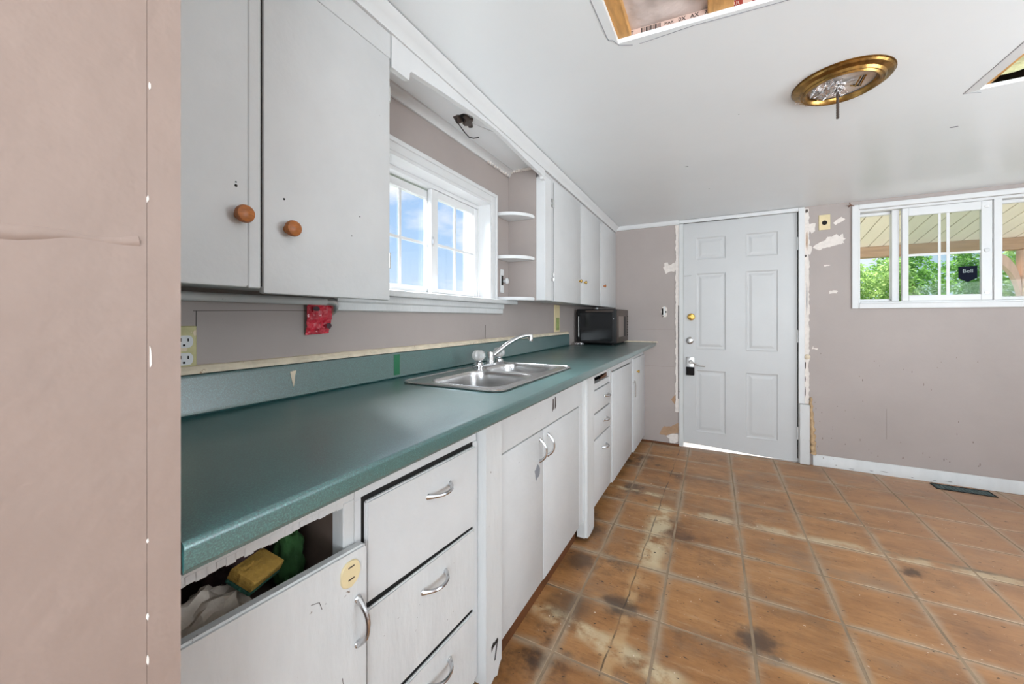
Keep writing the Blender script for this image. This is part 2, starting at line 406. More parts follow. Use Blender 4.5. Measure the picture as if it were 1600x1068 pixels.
# walls
def wall_yz(name, x0, x1, ya, yb, za, zb, holes, m, label):
    bm = bmesh.new(); holed(bm, [(ya, za), (yb, za), (yb, zb), (ya, zb)], holes, x0, x1, lambda a, b, c: (c, a, b))
    return solo(name, bm, m, label, 'wall', kind='structure', smooth=0)
def wall_xz(name, y0, y1, xa, xb, za, zb, holes, m, label):
    bm = bmesh.new(); holed(bm, [(xa, za), (xb, za), (xb, zb), (xa, zb)], holes, y0, y1, lambda a, b, c: (a, c, b))
    return solo(name, bm, m, label, 'wall', kind='structure', smooth=0)
def rect(a0, b0, a1, b1): return [(a0, b0), (a1, b0), (a1, b1), (a0, b1)]
W1 = (.945, 1.235, 1.748, 1.745)       # left window opening (y0, z0, y1, z1)
wall_left = wall_yz('wall_left', XW-.16, XW, .05, YF+.12, -.1, 2.3, [rect(*W1)], 'mauve', 'mauve painted wall behind the green countertop')
W2 = (.962, 1.245, 2.22, 1.94)
wall_far = wall_xz('wall_far', YF, YF+.12, XW, 2.8, -.1, 2.3, [rect(-.234, 0.0, .604, 1.982), rect(*W2)], 'mauve', 'chipped mauve wall with the white entry door')
wall_right = wall_yz('wall_right', 2.7, 2.82, -2.3, YF, -.1, 2.3, [rect(.35, .75, 2.05, 1.85)], 'mauve', 'mauve wall on the right of the room')
wall_back = wall_xz('wall_back', -2.3, -2.18, -1.2, 2.8, -.1, 2.3, [rect(-.2, .35, 2.0, 1.95)], 'mauve', 'mauve wall behind the camera')
# partition end on the left of the picture
pw = thing('wall_partition', 'pink textured end of a partition wall beside the countertop', 'wall', (-.8, .1, 0), kind='structure')
part('wall_end', B(((-1.2, -2.18, 0), (-.462, .158, ZC))), 'pink', pw, smooth=0)
part('corner_bead', B(((-.60, .1583, 0), (-.4618, .1835, ZC))), 'pink', pw)
for k, (z, hh, dy) in enumerate([(1.80, .006, 0), (1.74, .004, .001), (1.55, .012, 0), (1.49, .005, 0), (1.245, .006, 0), (1.10, .02, .002), (.93, .004, .0), (.86, .006, 0), (.82, .008, 0), (1.92, .005, 0), (1.35, .006, .0015), (1.62, .004, 0)]):
    ol = blob_outline(.1585+dy, z, .0011, hh*.7, 9, .5, k)
    bm = bmesh.new(); prism(bm, [(-.4620, a, b) for a, b in ol], (.0006, 0, 0)); part('paint_chip', bm, 'chip', pw, smooth=0)
# a raised run of old plaster across the partition end
bm = bmesh.new(); tube(bm, [(-.4695, -.02+.0115*k, 1.194+.0007*k+.0012*math.sin(k*1.3)) for k in range(16)], [.0098+.0008*math.sin(k*.9)-.0001*k for k in range(16)], 14); part('plaster_ridge', bm, 'pink', pw)
bm = bmesh.new(); tube(bm, [(-.463, .03+.0012*math.sin(k), 1.05-.02*k) for k in range(9)], .0012, 5); part('plaster_ridge', bm, 'pink', pw)
bm = bmesh.new(); tube(bm, [(-.463, .075+.002*k, .98-.016*k) for k in range(8)], .0010, 5); part('plaster_ridge', bm, 'pink', pw)
bm = bmesh.new(); tube(bm, [(-.463, .085-.004*k, 1.42-.006*k) for k in range(12)], .0009, 5); part('plaster_ridge', bm, 'pink', pw)

# ceiling with its two cut-outs
HA = [(-.275, .70), (-.264, 1.235), (.136, 1.262), (.50, 1.285), (.48, .66)]
HB = [(.901, 2.119), (1.60, 2.085), (1.60, 1.30), (.925, 1.30)]
bm = bmesh.new(); holed(bm, rect(-1.2, -2.3, 2.8, YF), [HA, HB], ZC, ZC+.014, lambda a, b, c: (a, b, c))
ceiling = solo('ceiling', bm, 'ceil', 'white glossy painted ceiling with cut openings', 'ceiling', kind='structure', smooth=0)
def cpart(name, bm, m, smooth=35): return part(name, bm, m, ceiling, smooth=smooth)
# framing above the ceiling
for x0, x1 in ((-.282, -.226), (-.012, .054), (.38, .43), (.880, .932), (1.28, 1.33)):
    cpart('joist', B(((x0, .3, ZC+.0145), (x1, 3.6, ZC+.145)), bev=.002), 'joist')
def sheet(x0, x1, y0, y1, z, nx, ny, amp, seed):
    bm = bmesh.new(); g = [[bm.verts.new((x0+(x1-x0)*i/nx, y0+(y1-y0)*j/ny, z+amp*(mnoise.noise(Vector((i*.45+seed, j*.35, seed)))+.5*mnoise.noise(Vector((i*1.3, j*.9+seed, 3)))))) for j in range(ny+1)] for i in range(nx+1)]
    for i in range(nx):
        for j in range(ny): bm.faces.new((g[i][j], g[i+1][j], g[i+1][j+1], g[i][j+1]))
    return bm
cpart('vapour_barrier', sheet(-.226, -.012, .5, 1.262, ZC+.036, 14, 40, .008, 1), 'sheet', 80)
cpart('vapour_barrier', sheet(.054, .38, .5, 1.28, ZC+.036, 14, 40, .008, 5), 'sheet', 80)
cpart('insulation_batt', sheet(.932, 1.28, 1.2, 2.085, ZC+.036, 14, 30, .02, 9), 'insul', 80)
cpart('dark_void', B(((.932, 1.95, ZC+.12), (1.28, 2.3, ZC+.13))), 'dark', 0)
# printed wooden strip along the edge of the first cut-out
a0, a1 = Vector((-.268, 1.2405, 0)), Vector((.50, 1.2925, 0)); du = (a1-a0).normalized(); dn = Vector((-du.y, du.x, 0)); ang = math.atan2(du.y, du.x)
bm = bmesh.new(); prism(bm, [(a0.x, a0.y, ZC+.0142), (a0.x, a0.y, ZC+.034), tuple(a0+dn*.018+Vector((0, 0, ZC+.034))), tuple(a0+dn*.018+Vector((0, 0, ZC+.0142)))], tuple(a1-a0))
strip = cpart('printed_strip', bm, 'pale')
def on_strip(s, z): return a0+du*s+Vector((0, 0, ZC+z))-dn*.0004
def strip_box(s0, s1, z0, z1, m, nm):
    p = [on_strip(s0, z0), on_strip(s1, z0), on_strip(s1, z1), on_strip(s0, z1)]
    bm = bmesh.new(); prism(bm, [tuple(q) for q in p], tuple(dn*.0006)); return part(nm, bm, m, strip, smooth=0)
def strip_text(s, t_, size, m):
    mt = Matrix.Translation(on_strip(s, .024)-dn*.0006) @ Matrix.Rotation(ang, 4, 'Z') @ Matrix.Rotation(PI/2, 4, 'X')
    text('print', t_, size, m, strip, mt)
for k in range(13): strip_box(.072+k*.0044, .0742+k*.0044+(.0012 if k % 3 == 0 else 0), .0165, .032, 'ink', 'barcode_bar')
strip_text(.012, 'NA', .014, 'ink'); strip_text(.042, 'ST', .014, 'ink'); strip_text(.152, 'MAX', .012, 'ink')
strip_text(.188, '0X', .017, 'ink'); strip_text(.222, 'AX', .017, 'ink'); strip_text(.258, '7/1', .016, 'ink')
strip_box(.302, .345, .015, .0338, 'redink', 'red_block'); strip_box(.368, .44, .015, .0338, 'redink', 'red_block')
strip_text(.322, 'ORR', .015, 'pale'); strip_text(.398, 'O', .017, 'pale')
# pencilled outlines and a torn corner beside the cut-outs
def cline(pts, r=.0011, nm='pencil_line', m='pencil'):
    bm = bmesh.new(); tube(bm, [(x, y, ZC-.0002) for x, y in pts], r, 5); cpart(nm, bm, m)
cline([(-.296, 1.03), (-.290, 1.19), (-.288, 1.205), (-.276, 1.212), (-.264, 1.243), (-.225, 1.262)])
cline([(-.205, 1.266), (-.05, 1.262), (.08, 1.273), (.30, 1.288)])
cline([(.864, 2.133), (.88, 2.132), (.905, 2.14), (.918, 2.148)]); cline([(.864, 2.133), (.868, 1.90), (.880, 1.36)])
# pale unpainted border left of the second cut-out
bm = bmesh.new(); prism(bm, [(.868, 2.132, ZC-.0004), (.901, 2.119, ZC-.0004), (.919, 1.50, ZC-.0004), (.877, 1.50, ZC-.0004)], (0, 0, .0003)); cpart('bare_border', bm, 'trim', 0)
for k, (x, y, r) in enumerate([(-.13, 2.417, .012), (.975, 2.48, .016), (-.02, 2.9, .006), (.62, 1.5, .007), (.1, 1.9, .004)]):
    bm = bmesh.new(); prism(bm, [(a, b, ZC-.0006) for a, b in blob_outline(x, y, r, r*.5, 9, .4, 20+k)], (0, 0, .0005)); cpart('paint_flake', bm, 'pencil', 0)
# attic roof keeps the sky out of the cut-outs
solo('roof', B(((-1.4, -2.5, 2.42), (2.95, YF+.2, 2.46))), 'roofm', 'dark roof boards above the ceiling cut-outs', 'roof', kind='structure', smooth=0)

# ------------------------------------------------------------------ trims
# cornice over the wall cupboards, with a dark crack along the ceiling
bm = bmesh.new(); prism(bm, [(-.830, .184, 1.953), (-.814, .184, 1.953), (-.812, .184, 1.962), (-.802, .184, 1.978), (-.790, .184, 1.990), (-.786, .184, ZC-.0035), (-.83, .184, ZC-.0035)], (0, YF-.184-.001, 0))
tr1 = solo('trim_1', bm, 'trim', 'white crown moulding above the wall cupboards along the ceiling', 'moulding', kind='structure')
bm = bmesh.new(); prism(bm, [(-.80, .184, ZC-.0034), (-.795, .184, ZC-.0034), (-.795, .184, ZC-.0002), (-.80, .184, ZC-.0002)], (0, 3.3, 0)); part('crack', bm, 'dark', tr1, smooth=0)
# scalloped valance bridging the two cupboards
val = [(.822, 1.860), (.893, 1.860), (.895, 1.868), (.897, 1.885), (.903, 1.892), (1.048, 1.909), (1.173, 1.922), (1.282, 1.932), (1.36, 1.938), (1.43, 1.940), (1.52, 1.938), (1.62, 1.930), (1.74, 1.922), (1.84, 1.918), (1.92, 1.915), (1.936, 1.910), (1.942, 1.900), (1.968, 1.898)]
poly = [(-.838, y, z) for y, z in val] + [(-.838, 1.968, 1.955), (-.838, .822, 1.955)]
bm = bmesh.new(); prism(bm, poly, (.018, 0, 0)); solo('trim_2', bm, 'trim', 'white scalloped valance board over the sink window', 'valance', kind='structure', smooth=25)
# soffit over the sink with a cove along the wall
so = thing('ceiling_soffit', 'white soffit board above the sink window with loose wires', 'soffit', (-.94, 1.4, 1.97), kind='structure')
part('soffit_board', B(((XW+.001, .822, 1.984), (-.839, 1.968, 1.992))), 'ceil', so, smooth=0)
bm = bmesh.new(); prism(bm, [(XW+.0005, .822, 1.9835), (XW+.0005, .822, 1.951), (XW+.010, .822, 1.951), (XW+.016, .822, 1.962), (XW+.026, .822, 1.972), (XW+.036, .822, 1.976), (XW+.036, .822, 1.9835)], (0, 1.146, 0)); part('cove_moulding', bm, 'trim', so)
bm = bmesh.new()
for k in range(14):
    x = XW+.01+.19*(k/13); lathe(bm, [(.002, -.004), (.007+.004*random.random(), 0), (.006, .012), (.002, .016)], (x, 1.963, 1.972+.004*random.random()), n=7)
for k in range(10):
    lathe(bm, [(.002, -.004), (.006+.003*random.random(), 0), (.005, .01), (.002, .014)], (XW+.012, 1.72+.024*k, 1.948+.004*random.random()), n=7)
part('peeling_plaster', bm, 'chip', so)
# head trim between cupboard and door
bm = bmesh.new(); prism(bm, [(-.822, YF-.0005, 1.967), (-.822, YF-.010, 1.968), (-.822, YF-.02, 1.985), (-.822, YF-.024, ZC-.001), (-.822, YF-.0005, ZC-.001)], (.56, 0, 0))
solo('trim_3', bm, 'trim', 'short white ceiling moulding between cupboard and entry door', 'moulding', kind='structure')
# baseboard
bm = bmesh.new(); prism(bm, [(.69, YF-.0005, .001), (.69, YF-.016, .001), (.69, YF-.016, .05), (.69, YF-.011, .058), (.69, YF-.011, .072), (.69, YF-.005, .083), (.69, YF-.0005, .083)], (2.0, 0, 0))
bb = solo('baseboard_far', bm, 'whitewood', 'worn white baseboard beneath the porch window wall', 'baseboard', kind='structure')
for k, (x, w) in enumerate([(.92, .05), (1.03, .03), (1.10, .06), (1.36, .03), (1.43, .05), (.83, .02), (1.25, .02)]):
    bm = bmesh.new(); prism(bm, [(a, YF-.0165, b) for a, b in blob_outline(x, .014+.006*(k % 3), w/2, .0022, 11, .6, k)], (0, .001, 0)); part('paint_chip', bm, 'brownp', bb, smooth=0)

# ------------------------------------------------------------------ far wall wear
def fchip(x, z, rx, rz, m='chip', seed=0, rough=.4, n=18, d=.0007):
    bm = bmesh.new(); prism(bm, [(a, YF-d, b) for a, b in blob_outline(x, z, rx, rz, n, rough, seed)], (0, d-.0001, 0)); part('paint_chip', bm, m, wall_far, smooth=0)
PATCH = [[(0.6909, 1.6827), (0.7205, 1.7135), (0.7645, 1.7316), (0.779, 1.7541), (0.8078, 1.7568), (0.8335, 1.7761), (0.8506, 1.7562), (0.8717, 1.7758), (0.876, 1.7447), (0.89, 1.7343), (0.8717, 1.718), (0.8816, 1.7026), (0.8506, 1.6927), (0.8078, 1.6837), (0.7645, 1.6728), (0.7279, 1.6611)], [(0.661, 1.8683), (0.7087, 1.8722), (0.7028, 1.8116), (0.6834, 1.7913), (0.664, 1.8307)], [(0.815, 1.86), (0.8364, 1.8812), (0.8647, 1.8995), (0.8858, 1.8789), (0.8577, 1.8605), (0.8293, 1.842)], [(0.661, 1.704), (0.6834, 1.6945), (0.6879, 1.67), (0.6789, 1.6316), (0.661, 1.633)], [(0.7586, 1.5408), (0.779, 1.5469), (0.8049, 1.5415), (0.779, 1.534), (0.7616, 1.5296)], [(0.7905, 1.3411), (0.815, 1.3476), (0.8435, 1.343), (0.8364, 1.3251), (0.7934, 1.3227)], [(0.6834, 0.8978), (0.6909, 0.9204), (0.6968, 0.9058), (0.7235, 0.9012), (0.7205, 0.8936)], [(-0.3945, 1.5967), (-0.3824, 1.6073), (-0.3854, 1.6352), (-0.3551, 1.6364), (-0.3461, 1.6099), (-0.325, 1.6182), (-0.3131, 1.6336), (-0.2893, 1.6352), (-0.2863, 1.5933), (-0.3012, 1.5523), (-0.331, 1.5572), (-0.3551, 1.5456), (-0.3763, 1.537), (-0.3824, 1.5634)], [(-0.3687, 0.0718), (-0.3161, 0.1035), (-0.2716, 0.1016), (-0.2686, 0.038), (-0.3012, 0.017), (-0.3385, 0.0114), (-0.343, 0.0512)]]
TANP = [[(-0.4282, 0.0798), (-0.4037, 0.1403), (-0.3854, 0.159), (-0.331, 0.1612), (-0.2686, 0.2062), (-0.2686, 0.1101), (-0.3161, 0.1051), (-0.3687, 0.0783)], [(-0.328, 0.4087), (-0.3086, 0.4348), (-0.2863, 0.461), (-0.2686, 0.4546), (-0.2686, 0.3504), (-0.2982, 0.3682)]]
def fpoly(pts, m, d, seed):
    rnd = random.Random(seed); out = []
    for (xa, za), (xb, zb) in zip(pts, pts[1:]+pts[:1]):
        for t in (0, .33, .66): out.append((xa+(xb-xa)*t+rnd.uniform(-.002, .002), YF-d, za+(zb-za)*t+rnd.uniform(-.003, .003)))
    bm = bmesh.new(); prism(bm, out, (0, d-.0001, 0)); part('paint_chip', bm, m, wall_far, smooth=0)
for k, p in enumerate(TANP): fpoly(p, 'tan', .0005, k)
for k, p in enumerate(PATCH): fpoly(p, 'chip', .0008, 9+k)
for k in range(46):     # scuffs
    x = .70+.95*random.random()**1.4; z = .12+.75*random.random()**1.5
    fchip(x, z, .002+.003*random.random(), .004+.010*random.random()**2, 'scuff', 60+k, .5, 7, .0003)
bm = bmesh.new(); tube(bm, [(1.118, YF-.0008, .48-.02*k) for k in range(12)], .0009, 5); part('drip_mark', bm, 'scuff', wall_far)
for x0, x1, z in [(-.82, -.30, 1.035), (-.56, -.30, .70)]:
    bm = bmesh.new(); tube(bm, [(x0+(x1-x0)*k/8, YF-.0004, z+.002*math.sin(k)) for k in range(9)], .0007, 4); part('hairline_crack', bm, 'scuff', wall_far)
# left wall seams and crack
for p in ([(.44, 1.152), (.60, 1.156), (.78, 1.158)], [(1.71, 1.03), (1.712, 1.10)], [(.445, 1.01), (.446, 1.152)]):
    bm = bmesh.new(); tube(bm, [(XW+.0004, y, z) for y, z in p], .0010, 4); part('hairline_crack', bm, 'brownp', wall_left)

# ------------------------------------------------------------------ window over the sink
w1 = thing('window_1', 'white sliding window over the sink showing blue sky', 'window', (XW, 1.345, 1.229), kind='structure')
def P1(n, bm, m='vinyl', **k): return part(n, bm, m, w1, **k)
y0, z0, y1, z1 = W1
cw = .055
P1('casing', B(((XW+.0005, y1, z0), (XW+.018, y1+cw, z1+cw-.003)), bev=.004), 'trim'); P1('casing', B(((XW+.0005, y0-cw, z0), (XW+.018, y0, z1+cw-.003)), bev=.004), 'trim')
P1('casing', B(((XW+.0005, y0-.001, z1), (XW+.0175, y1+.001, z1+cw-.003)), bev=.004), 'trim')
P1('casing_bead', B(((XW+.0175, y1+.036, z0), (XW+.025, y1+cw, z1+cw-.003)), ((XW+.0175, y0-cw, z1+.034), (XW+.0248, y1+cw-.0005, z1+cw-.0025)), bev=.003), 'trim')
P1('jamb', B(((XW-.155, y1-.012, z0), (XW+.017, y1-.0005, z1)), ((XW-.155, y0+.0005, z0), (XW+.017, y0+.012, z1)), ((XW-.155, y0+.012, z1-.012), (XW+.017, y1-.012, z1-.0005))), 'trim', smooth=0)
P1('frame', B(((XW-.13, y0+.012, z0+.0), (XW-.05, y1-.012, z0+.012)), ((XW-.13, y0+.012, z1-.03), (XW-.055, y1-.012, z1-.012)), ((XW-.13, y1-.018, z0+.012), (XW-.055, y1-.012, z1-.03)), ((XW-.13, y0+.012, z0+.012), (XW-.055, y0+.018, z1-.03)), bev=.0015))
def sash(par, fn, ya, yb, za, zb, st_l, st_r, rail_t, rail_b, d0, d1, muns, hms, gm, flip=1):
    """fn maps (along, up, depth) to space"""
    def bx(a0, b0, a1, b1, e0=d0, e1=d1):
        return (tuple(map(min, zip(fn(a0, b0, e0), fn(a1, b1, e1)))), tuple(map(max, zip(fn(a0, b0, e0), fn(a1, b1, e1)))))
    s = part('sash', B(bx(ya, za, ya+st_l, zb), bx(yb-st_r, za, yb, zb), bx(ya+st_l, za, yb-st_r, za+rail_b), bx(ya+st_l, zb-rail_t, yb-st_r, zb), bev=.0025), 'vinyl', par)
    dm = (d0+d1)/2
    part('pane', B(bx(ya+st_l-.003, za+rail_b-.003, yb-st_r+.003, zb-rail_t+.003, dm-.0015, dm+.0015)), gm, s, smooth=0)
    for a, w in muns: part('muntin', B(bx(a-w/2, za+rail_b, a+w/2, zb-rail_t, dm-.006, dm-.002)), 'vinyl', s, smooth=0)
    for a, w in hms: part('muntin', B(bx(ya+st_l, a-w/2, yb-st_r, a+w/2, dm-.0062, dm-.0022)), 'vinyl', s, smooth=0)
    return s
f1 = lambda a, b, d: (XW-d, a, b)
s2 = sash(w1, f1, 1.352, 1.728, 1.248, 1.714, .046, .026, .036, .020, .060, .082, [(1.537, .014)], [(1.470, .012)], 'glass')
s1 = sash(w1, f1, .962, 1.385, 1.248, 1.708, .03, .03, .036, .028, .088, .110, [(1.192, .014)], [(1.470, .012)], 'glass')
part('latch', B(((XW-.060, 1.356, 1.452), (XW-.054, 1.364, 1.50)), ((XW-.058, 1.352, 1.465), (XW-.048, 1.358, 1.485)), bev=.002), 'nickel', s2)
# stool and apron
P1('stool', B(((XW+.0005, .825, 1.212), (XW+.062, 1.967, 1.2345)), bev=.005, seg=2), 'whitewood')
bm = bmesh.new(); prism(bm, [(XW+.0005, .80, 1.158), (XW+.0005, .80, 1.2115), (XW+.028, .80, 1.2115), (XW+.028, .80, 1.19), (XW+.02, .80, 1.184), (XW+.02, .80, 1.162), (XW+.014, .80, 1.158)], (0, 1.065, 0)); P1('apron', bm, 'whitewood')

# ------------------------------------------------------------------ corner shelves beside the window
for z, lab in ((1.694, 'topmost white quarter round corner shelf beside the sink window'), (1.460, 'middle white quarter round corner shelf beside the sink window'), (1.2348, 'lowest white quarter round corner shelf resting on the window stool')):
    R1, R2 = .155, .165; pts = [(XW+.001, 1.9685, z)] + [(XW+.001+R2*math.cos(a), 1.9685-R1*math.sin(a), z) for a in [PI/2*k/12 for k in range(13)]]
    bm = bmesh.new(); prism(bm, pts, (0, 0, .017)); bmesh.ops.bevel(bm, geom=[e for e in bm.edges if abs(e.verts[0].co.z-e.verts[1].co.z) < .001], offset=.003, segments=1, affect='EDGES')
    solo('corner_shelf', bm, 'trim', lab, 'shelf', group='corner shelves by the sink window')

# ------------------------------------------------------------------ handles and knobs
def bow(bm, c, along, out, half=.042, rise=.026, r=.0042):
    c, al, ou = Vector(c), Vector(along), Vector(out); pts = []; rs = []
    for k in range(13):
        t = -1+2*k/12; pts.append(c+al*half*t+ou*(.003+rise*(1-abs(t)**2.4))); rs.append(r*(1.0+.55*abs(t)**3))
    tube(bm, pts, rs, 8)
    for s in (-1, 1): lathe(bm, [(.0075, 0), (.0075, .003), (.005, .006)], c+al*half*s, ou, 10)
    return bm
def knob_bm(c, out, s=1.0):
    bm = bmesh.new(); lathe(bm, [(.009*s, 0), (.0075*s, .008*s), (.010*s, .013*s), (.0165*s, .017*s), (.0175*s, .023*s), (.0155*s, .028*s), (.009*s, .031*s), (.001, .032*s)], c, out, 20); return bm

# ------------------------------------------------------------------ wall cupboards
XU = -.82
# near cupboard
uc = thing('wall_cupboard', 'large white two door wall cupboard with round wooden knobs, nearest', 'cupboard', (XU-.1, .5, 1.2), group='white wall cupboards')
part('carcass', B(((XW+.001, .1845, 1.205), (XU-.018, .818, 1.955)), ((XU-.018, .1845, 1.881), (XU-.001, .8185, 1.9525)), ((XU-.018, .425, 1.20), (XU-.004, .47, 1.862)), ((XU-.018, .80, 1.20), (XU-.006, .8185, 1.862)), bev=.0012), 'white', uc)
def flat_door(y0_, y1_, z0_, z1_, par, m='white', x1=XU, th=.02, bev=.005):
    return part('door', B(((x1-th, y0_, z0_), (x1, y1_, z1_)), bev=bev, seg=2), m, par)
d = flat_door(.186, .4345, 1.196, 1.878, uc, x1=XU+.002); part('knob', knob_bm((XU+.0015, .417, 1.336), (1, 0, 0)), 'knobwood', d)
part('edge_strip', B(((XU-.012, .4365, 1.196), (XU-.001, .4605, 1.876)), bev=.002), 'white', uc)
d = flat_door(.463, .812, 1.186, 1.877, uc, x1=XU+.004); part('knob', knob_bm((XU+.0035, .512, 1.327), (1, 0, 0)), 'knobwood', d)
for z in (1.30, 1.775): part('hinge', B(((XU-.001, .809, z-.022), (XU+.0045, .8145, z+.022)), bev=.001), 'nickel', d)
part('top_gap', B(((XU-.0105, .186, 1.8742), (XU-.009, .812, 1.8808))), 'dark', uc, smooth=0)  # dark strip painting in the shade of the gap above the doors
for yy, zz, rr in ((.412, 1.392, .0028), (.412, 1.399, .0015), (.505, 1.391, .0024), (.705, 1.40, .0018), (.68, 1.345, .0014)):
    bm = bmesh.new(); lathe(bm, [(rr, 0), (rr, .0004)], (XU+.0022+(.002 if yy > .45 else 0), yy, zz), (1, 0, 0), 10); part('screw_hole', bm, 'dark', uc, smooth=0)
part('dark_seam', B(((XU-.0032, .4606, 1.2), (XU-.002, .4632, 1.87))), 'dark', uc, smooth=0)  # dark strip filling the joint beside the second door
# far cupboard
uf = thing('wall_cupboard', 'white three door wall cupboard above the microwave', 'cupboard', (XU-.1, 2.8, 1.23), group='white wall cupboards')
part('carcass', B(((XW+.001, 1.99, 1.242), (XU-.018, YF-.002, 1.955)), ((XU-.018, 1.97, 1.925), (XU-.004, YF-.002, 1.9495)), ((XU-.018, 2.06, 1.238), (XU-.003, 2.098, 1.93)), bev=.0012), 'white', uf)
part('end_panel', B(((XW+.001, 1.970, 1.236), (-.876, 1.989, 1.983))), 'mauve', uf, smooth=0, label='mauve painted cupboard end')
part('end_stile', B(((-.8755, 1.970, 1.236), (XU-.001, 2.058, 1.9265)), bev=.002), 'trim', uf)
for a, b, ky in ((2.10, 2.607, 2.575), (2.615, 3.142, 2.69), (3.154, 3.712, 3.25)):
    d = flat_door(a, b, 1.234, 1.930, uf, x1=XU+.002, bev=.003); part('knob', knob_bm((XU+.0015, ky, 1.392 if ky < 3 else 1.408), (1, 0, 0), .72), 'brass' if ky < 3 else 'knobwood', d)
    if ky < 2.6:
        for z in (1.375, 1.80): part('hinge', B(((XU-.003, 2.062, z-.024), (XU+.002, 2.099, z-.004)), ((XU-.003, 2.062, z+.004), (XU+.002, 2.099, z+.024)), ((XU-.001, 2.092, z-.024), (XU+.006, 2.099, z+.024)), bev=.001), 'nickel', d)
part('dark_gap', B(((XU-.0028, 2.0985, 1.24), (XU-.0015, 2.1002, 1.925))), 'dark', uf, smooth=0)
for y in (2.609, 3.146): part('dark_gap', B(((XU-.018, y, 1.24), (XU-.014, y+.005, 1.925))), 'dark', uf, smooth=0)

# pipe under the near cupboard, wall sockets, red packet
pp = thing('water_pipe', 'white painted pipe with grey elbow under the near wall cupboard', 'pipe', (XW+.03, .5, 1.18))
bm = bmesh.new(); tube(bm, [(XW+.028, .186, 1.184), (XW+.028, .762, 1.184)], .0105, 12); part('tube', bm, 'whitewood', pp)
bm = bmesh.new(); tube(bm, [(XW+.028, .758, 1.184), (XW+.028, .778, 1.184), (XW+.027, .788, 1.180), (XW+.022, .794, 1.170), (XW+.014, .796, 1.160), (XW+.004, .796, 1.155)], .0115, 12); part('elbow', bm, 'nickel', pp)
def foil_packet():
    bm = bmesh.new(); nx, nz = 14, 16; g = []
    for i in range(nx+1):
        col = []
        for j in range(nz+1):
            u, v = i/nx, j/nz; z = 1.086+.088*v
            y = .708+.078*u+(.006 if v > .45 and u > .9 else 0)*1
            x = XW+.006+.012*v+.007*mnoise.noise(Vector((u*4, v*5, .3)))+.004*mnoise.noise(Vector((u*9, v*11, 2)))
            col.append(bm.verts.new((max(x, XW+.002), y, z+.004*u)))
        g.append(col)
    for i in range(nx):
        for j in range(nz): bm.faces.new((g[i][j], g[i+1][j], g[i+1][j+1], g[i][j+1]))
    r = bmesh.ops.extrude_face_region(bm, geom=list(bm.faces)); bmesh.ops.translate(bm, verts=[e for e in r['geom'] if isinstance(e, bmesh.types.BMVert)], vec=(.0015, 0, 0))
    return bm
rp = thing('foil_packet', 'crumpled red foil packet taped to the wall below the pipe', 'packet', (XW+.01, .75, 1.086)); part('foil', foil_packet(), 'red', rp, smooth=20)
for cy, cz, ry, rz, sd in ((.774, 1.112, .010, .010, 3), (.728, 1.163, .012, .008, 5)):
    bm = bmesh.new(); prism(bm, [(XW+.0175+.012*(cz-1.09)/.08, a, b) for a, b in blob_outline(cy, cz, ry, rz, 12, .25, sd)], (.001, 0, 0)); part('dark_print', bm, 'maroon', rp, smooth=0)

so1 = thing('wall_socket', 'cream double power socket on grimy green plate beside the pink wall end', 'socket', (XW, .39, 1.02))
part('plate', B(((XW+.0003, .375, 1.010), (XW+.006, .445, 1.118)), bev=.002), mat('grimy_plate', srgb(196, 188, 140), .6, var=(25, .18), chips=[(30, .58, srgb(222, 205, 180))]), so1)
for z in (1.083, 1.044):
    bm = bmesh.new(); pts = [(XW+.006, .420+.0165*math.cos(a)*(1 if abs(math.cos(a)) < .9 else 1), z+min(.0135, max(-.0135, .0175*math.sin(a)))) for a in [2*PI*k/24 for k in range(24)]]
    prism(bm, pts, (.004, 0, 0)); r = part('receptacle', bm, 'trim', so1)
    part('slot', B(((XW+.0095, .412, z), (XW+.0104, .4145, z+.008)), ((XW+.0095, .4255, z), (XW+.0104, .428, z+.007)), ((XW+.0095, .417, z-.010), (XW+.0104, .4215, z-.0055))), 'dark', r, smooth=0)
so2 = thing('wall_plate', 'narrow cream and green painted wall plate beside the microwave', 'wall plate', (XW, 2.74, 1.03))
part('plate', B(((XW+.0003, 2.69, 1.032), (XW+.006, 2.80, 1.236)), bev=.002), 'cream', so2); part('green_patch', B(((XW+.006, 2.72, 1.045), (XW+.0072, 2.785, 1.14)), bev=.0006), mat('green_smear', srgb(150, 160, 100), .6, var=(40, .3)), so2)
so3 = thing('broken_socket', 'broken white socket with a loose cap below the corner shelves', 'socket', (XW, 1.885, 1.28))
part('bracket', B(((XW+.0003, 1.868, 1.375), (XW+.006, 1.902, 1.41)), ((XW+.0003, 1.868, 1.278), (XW+.006, 1.902, 1.32)), ((XW+.0003, 1.868, 1.32), (XW+.005, 1.876, 1.375)), bev=.0015), 'trim', so3)
part('opening', B(((XW+.0003, 1.876, 1.32), (XW+.002, 1.90, 1.375))), 'dark', so3, smooth=0)
bm = bmesh.new(); lathe(bm, [(.008, 0), (.009, .012), (.017, .016), (.018, .024), (.012, .028)], (XW+.003, 1.905, 1.345), (1, 0, 0), 16); part('cap', bm, 'trim', so3)

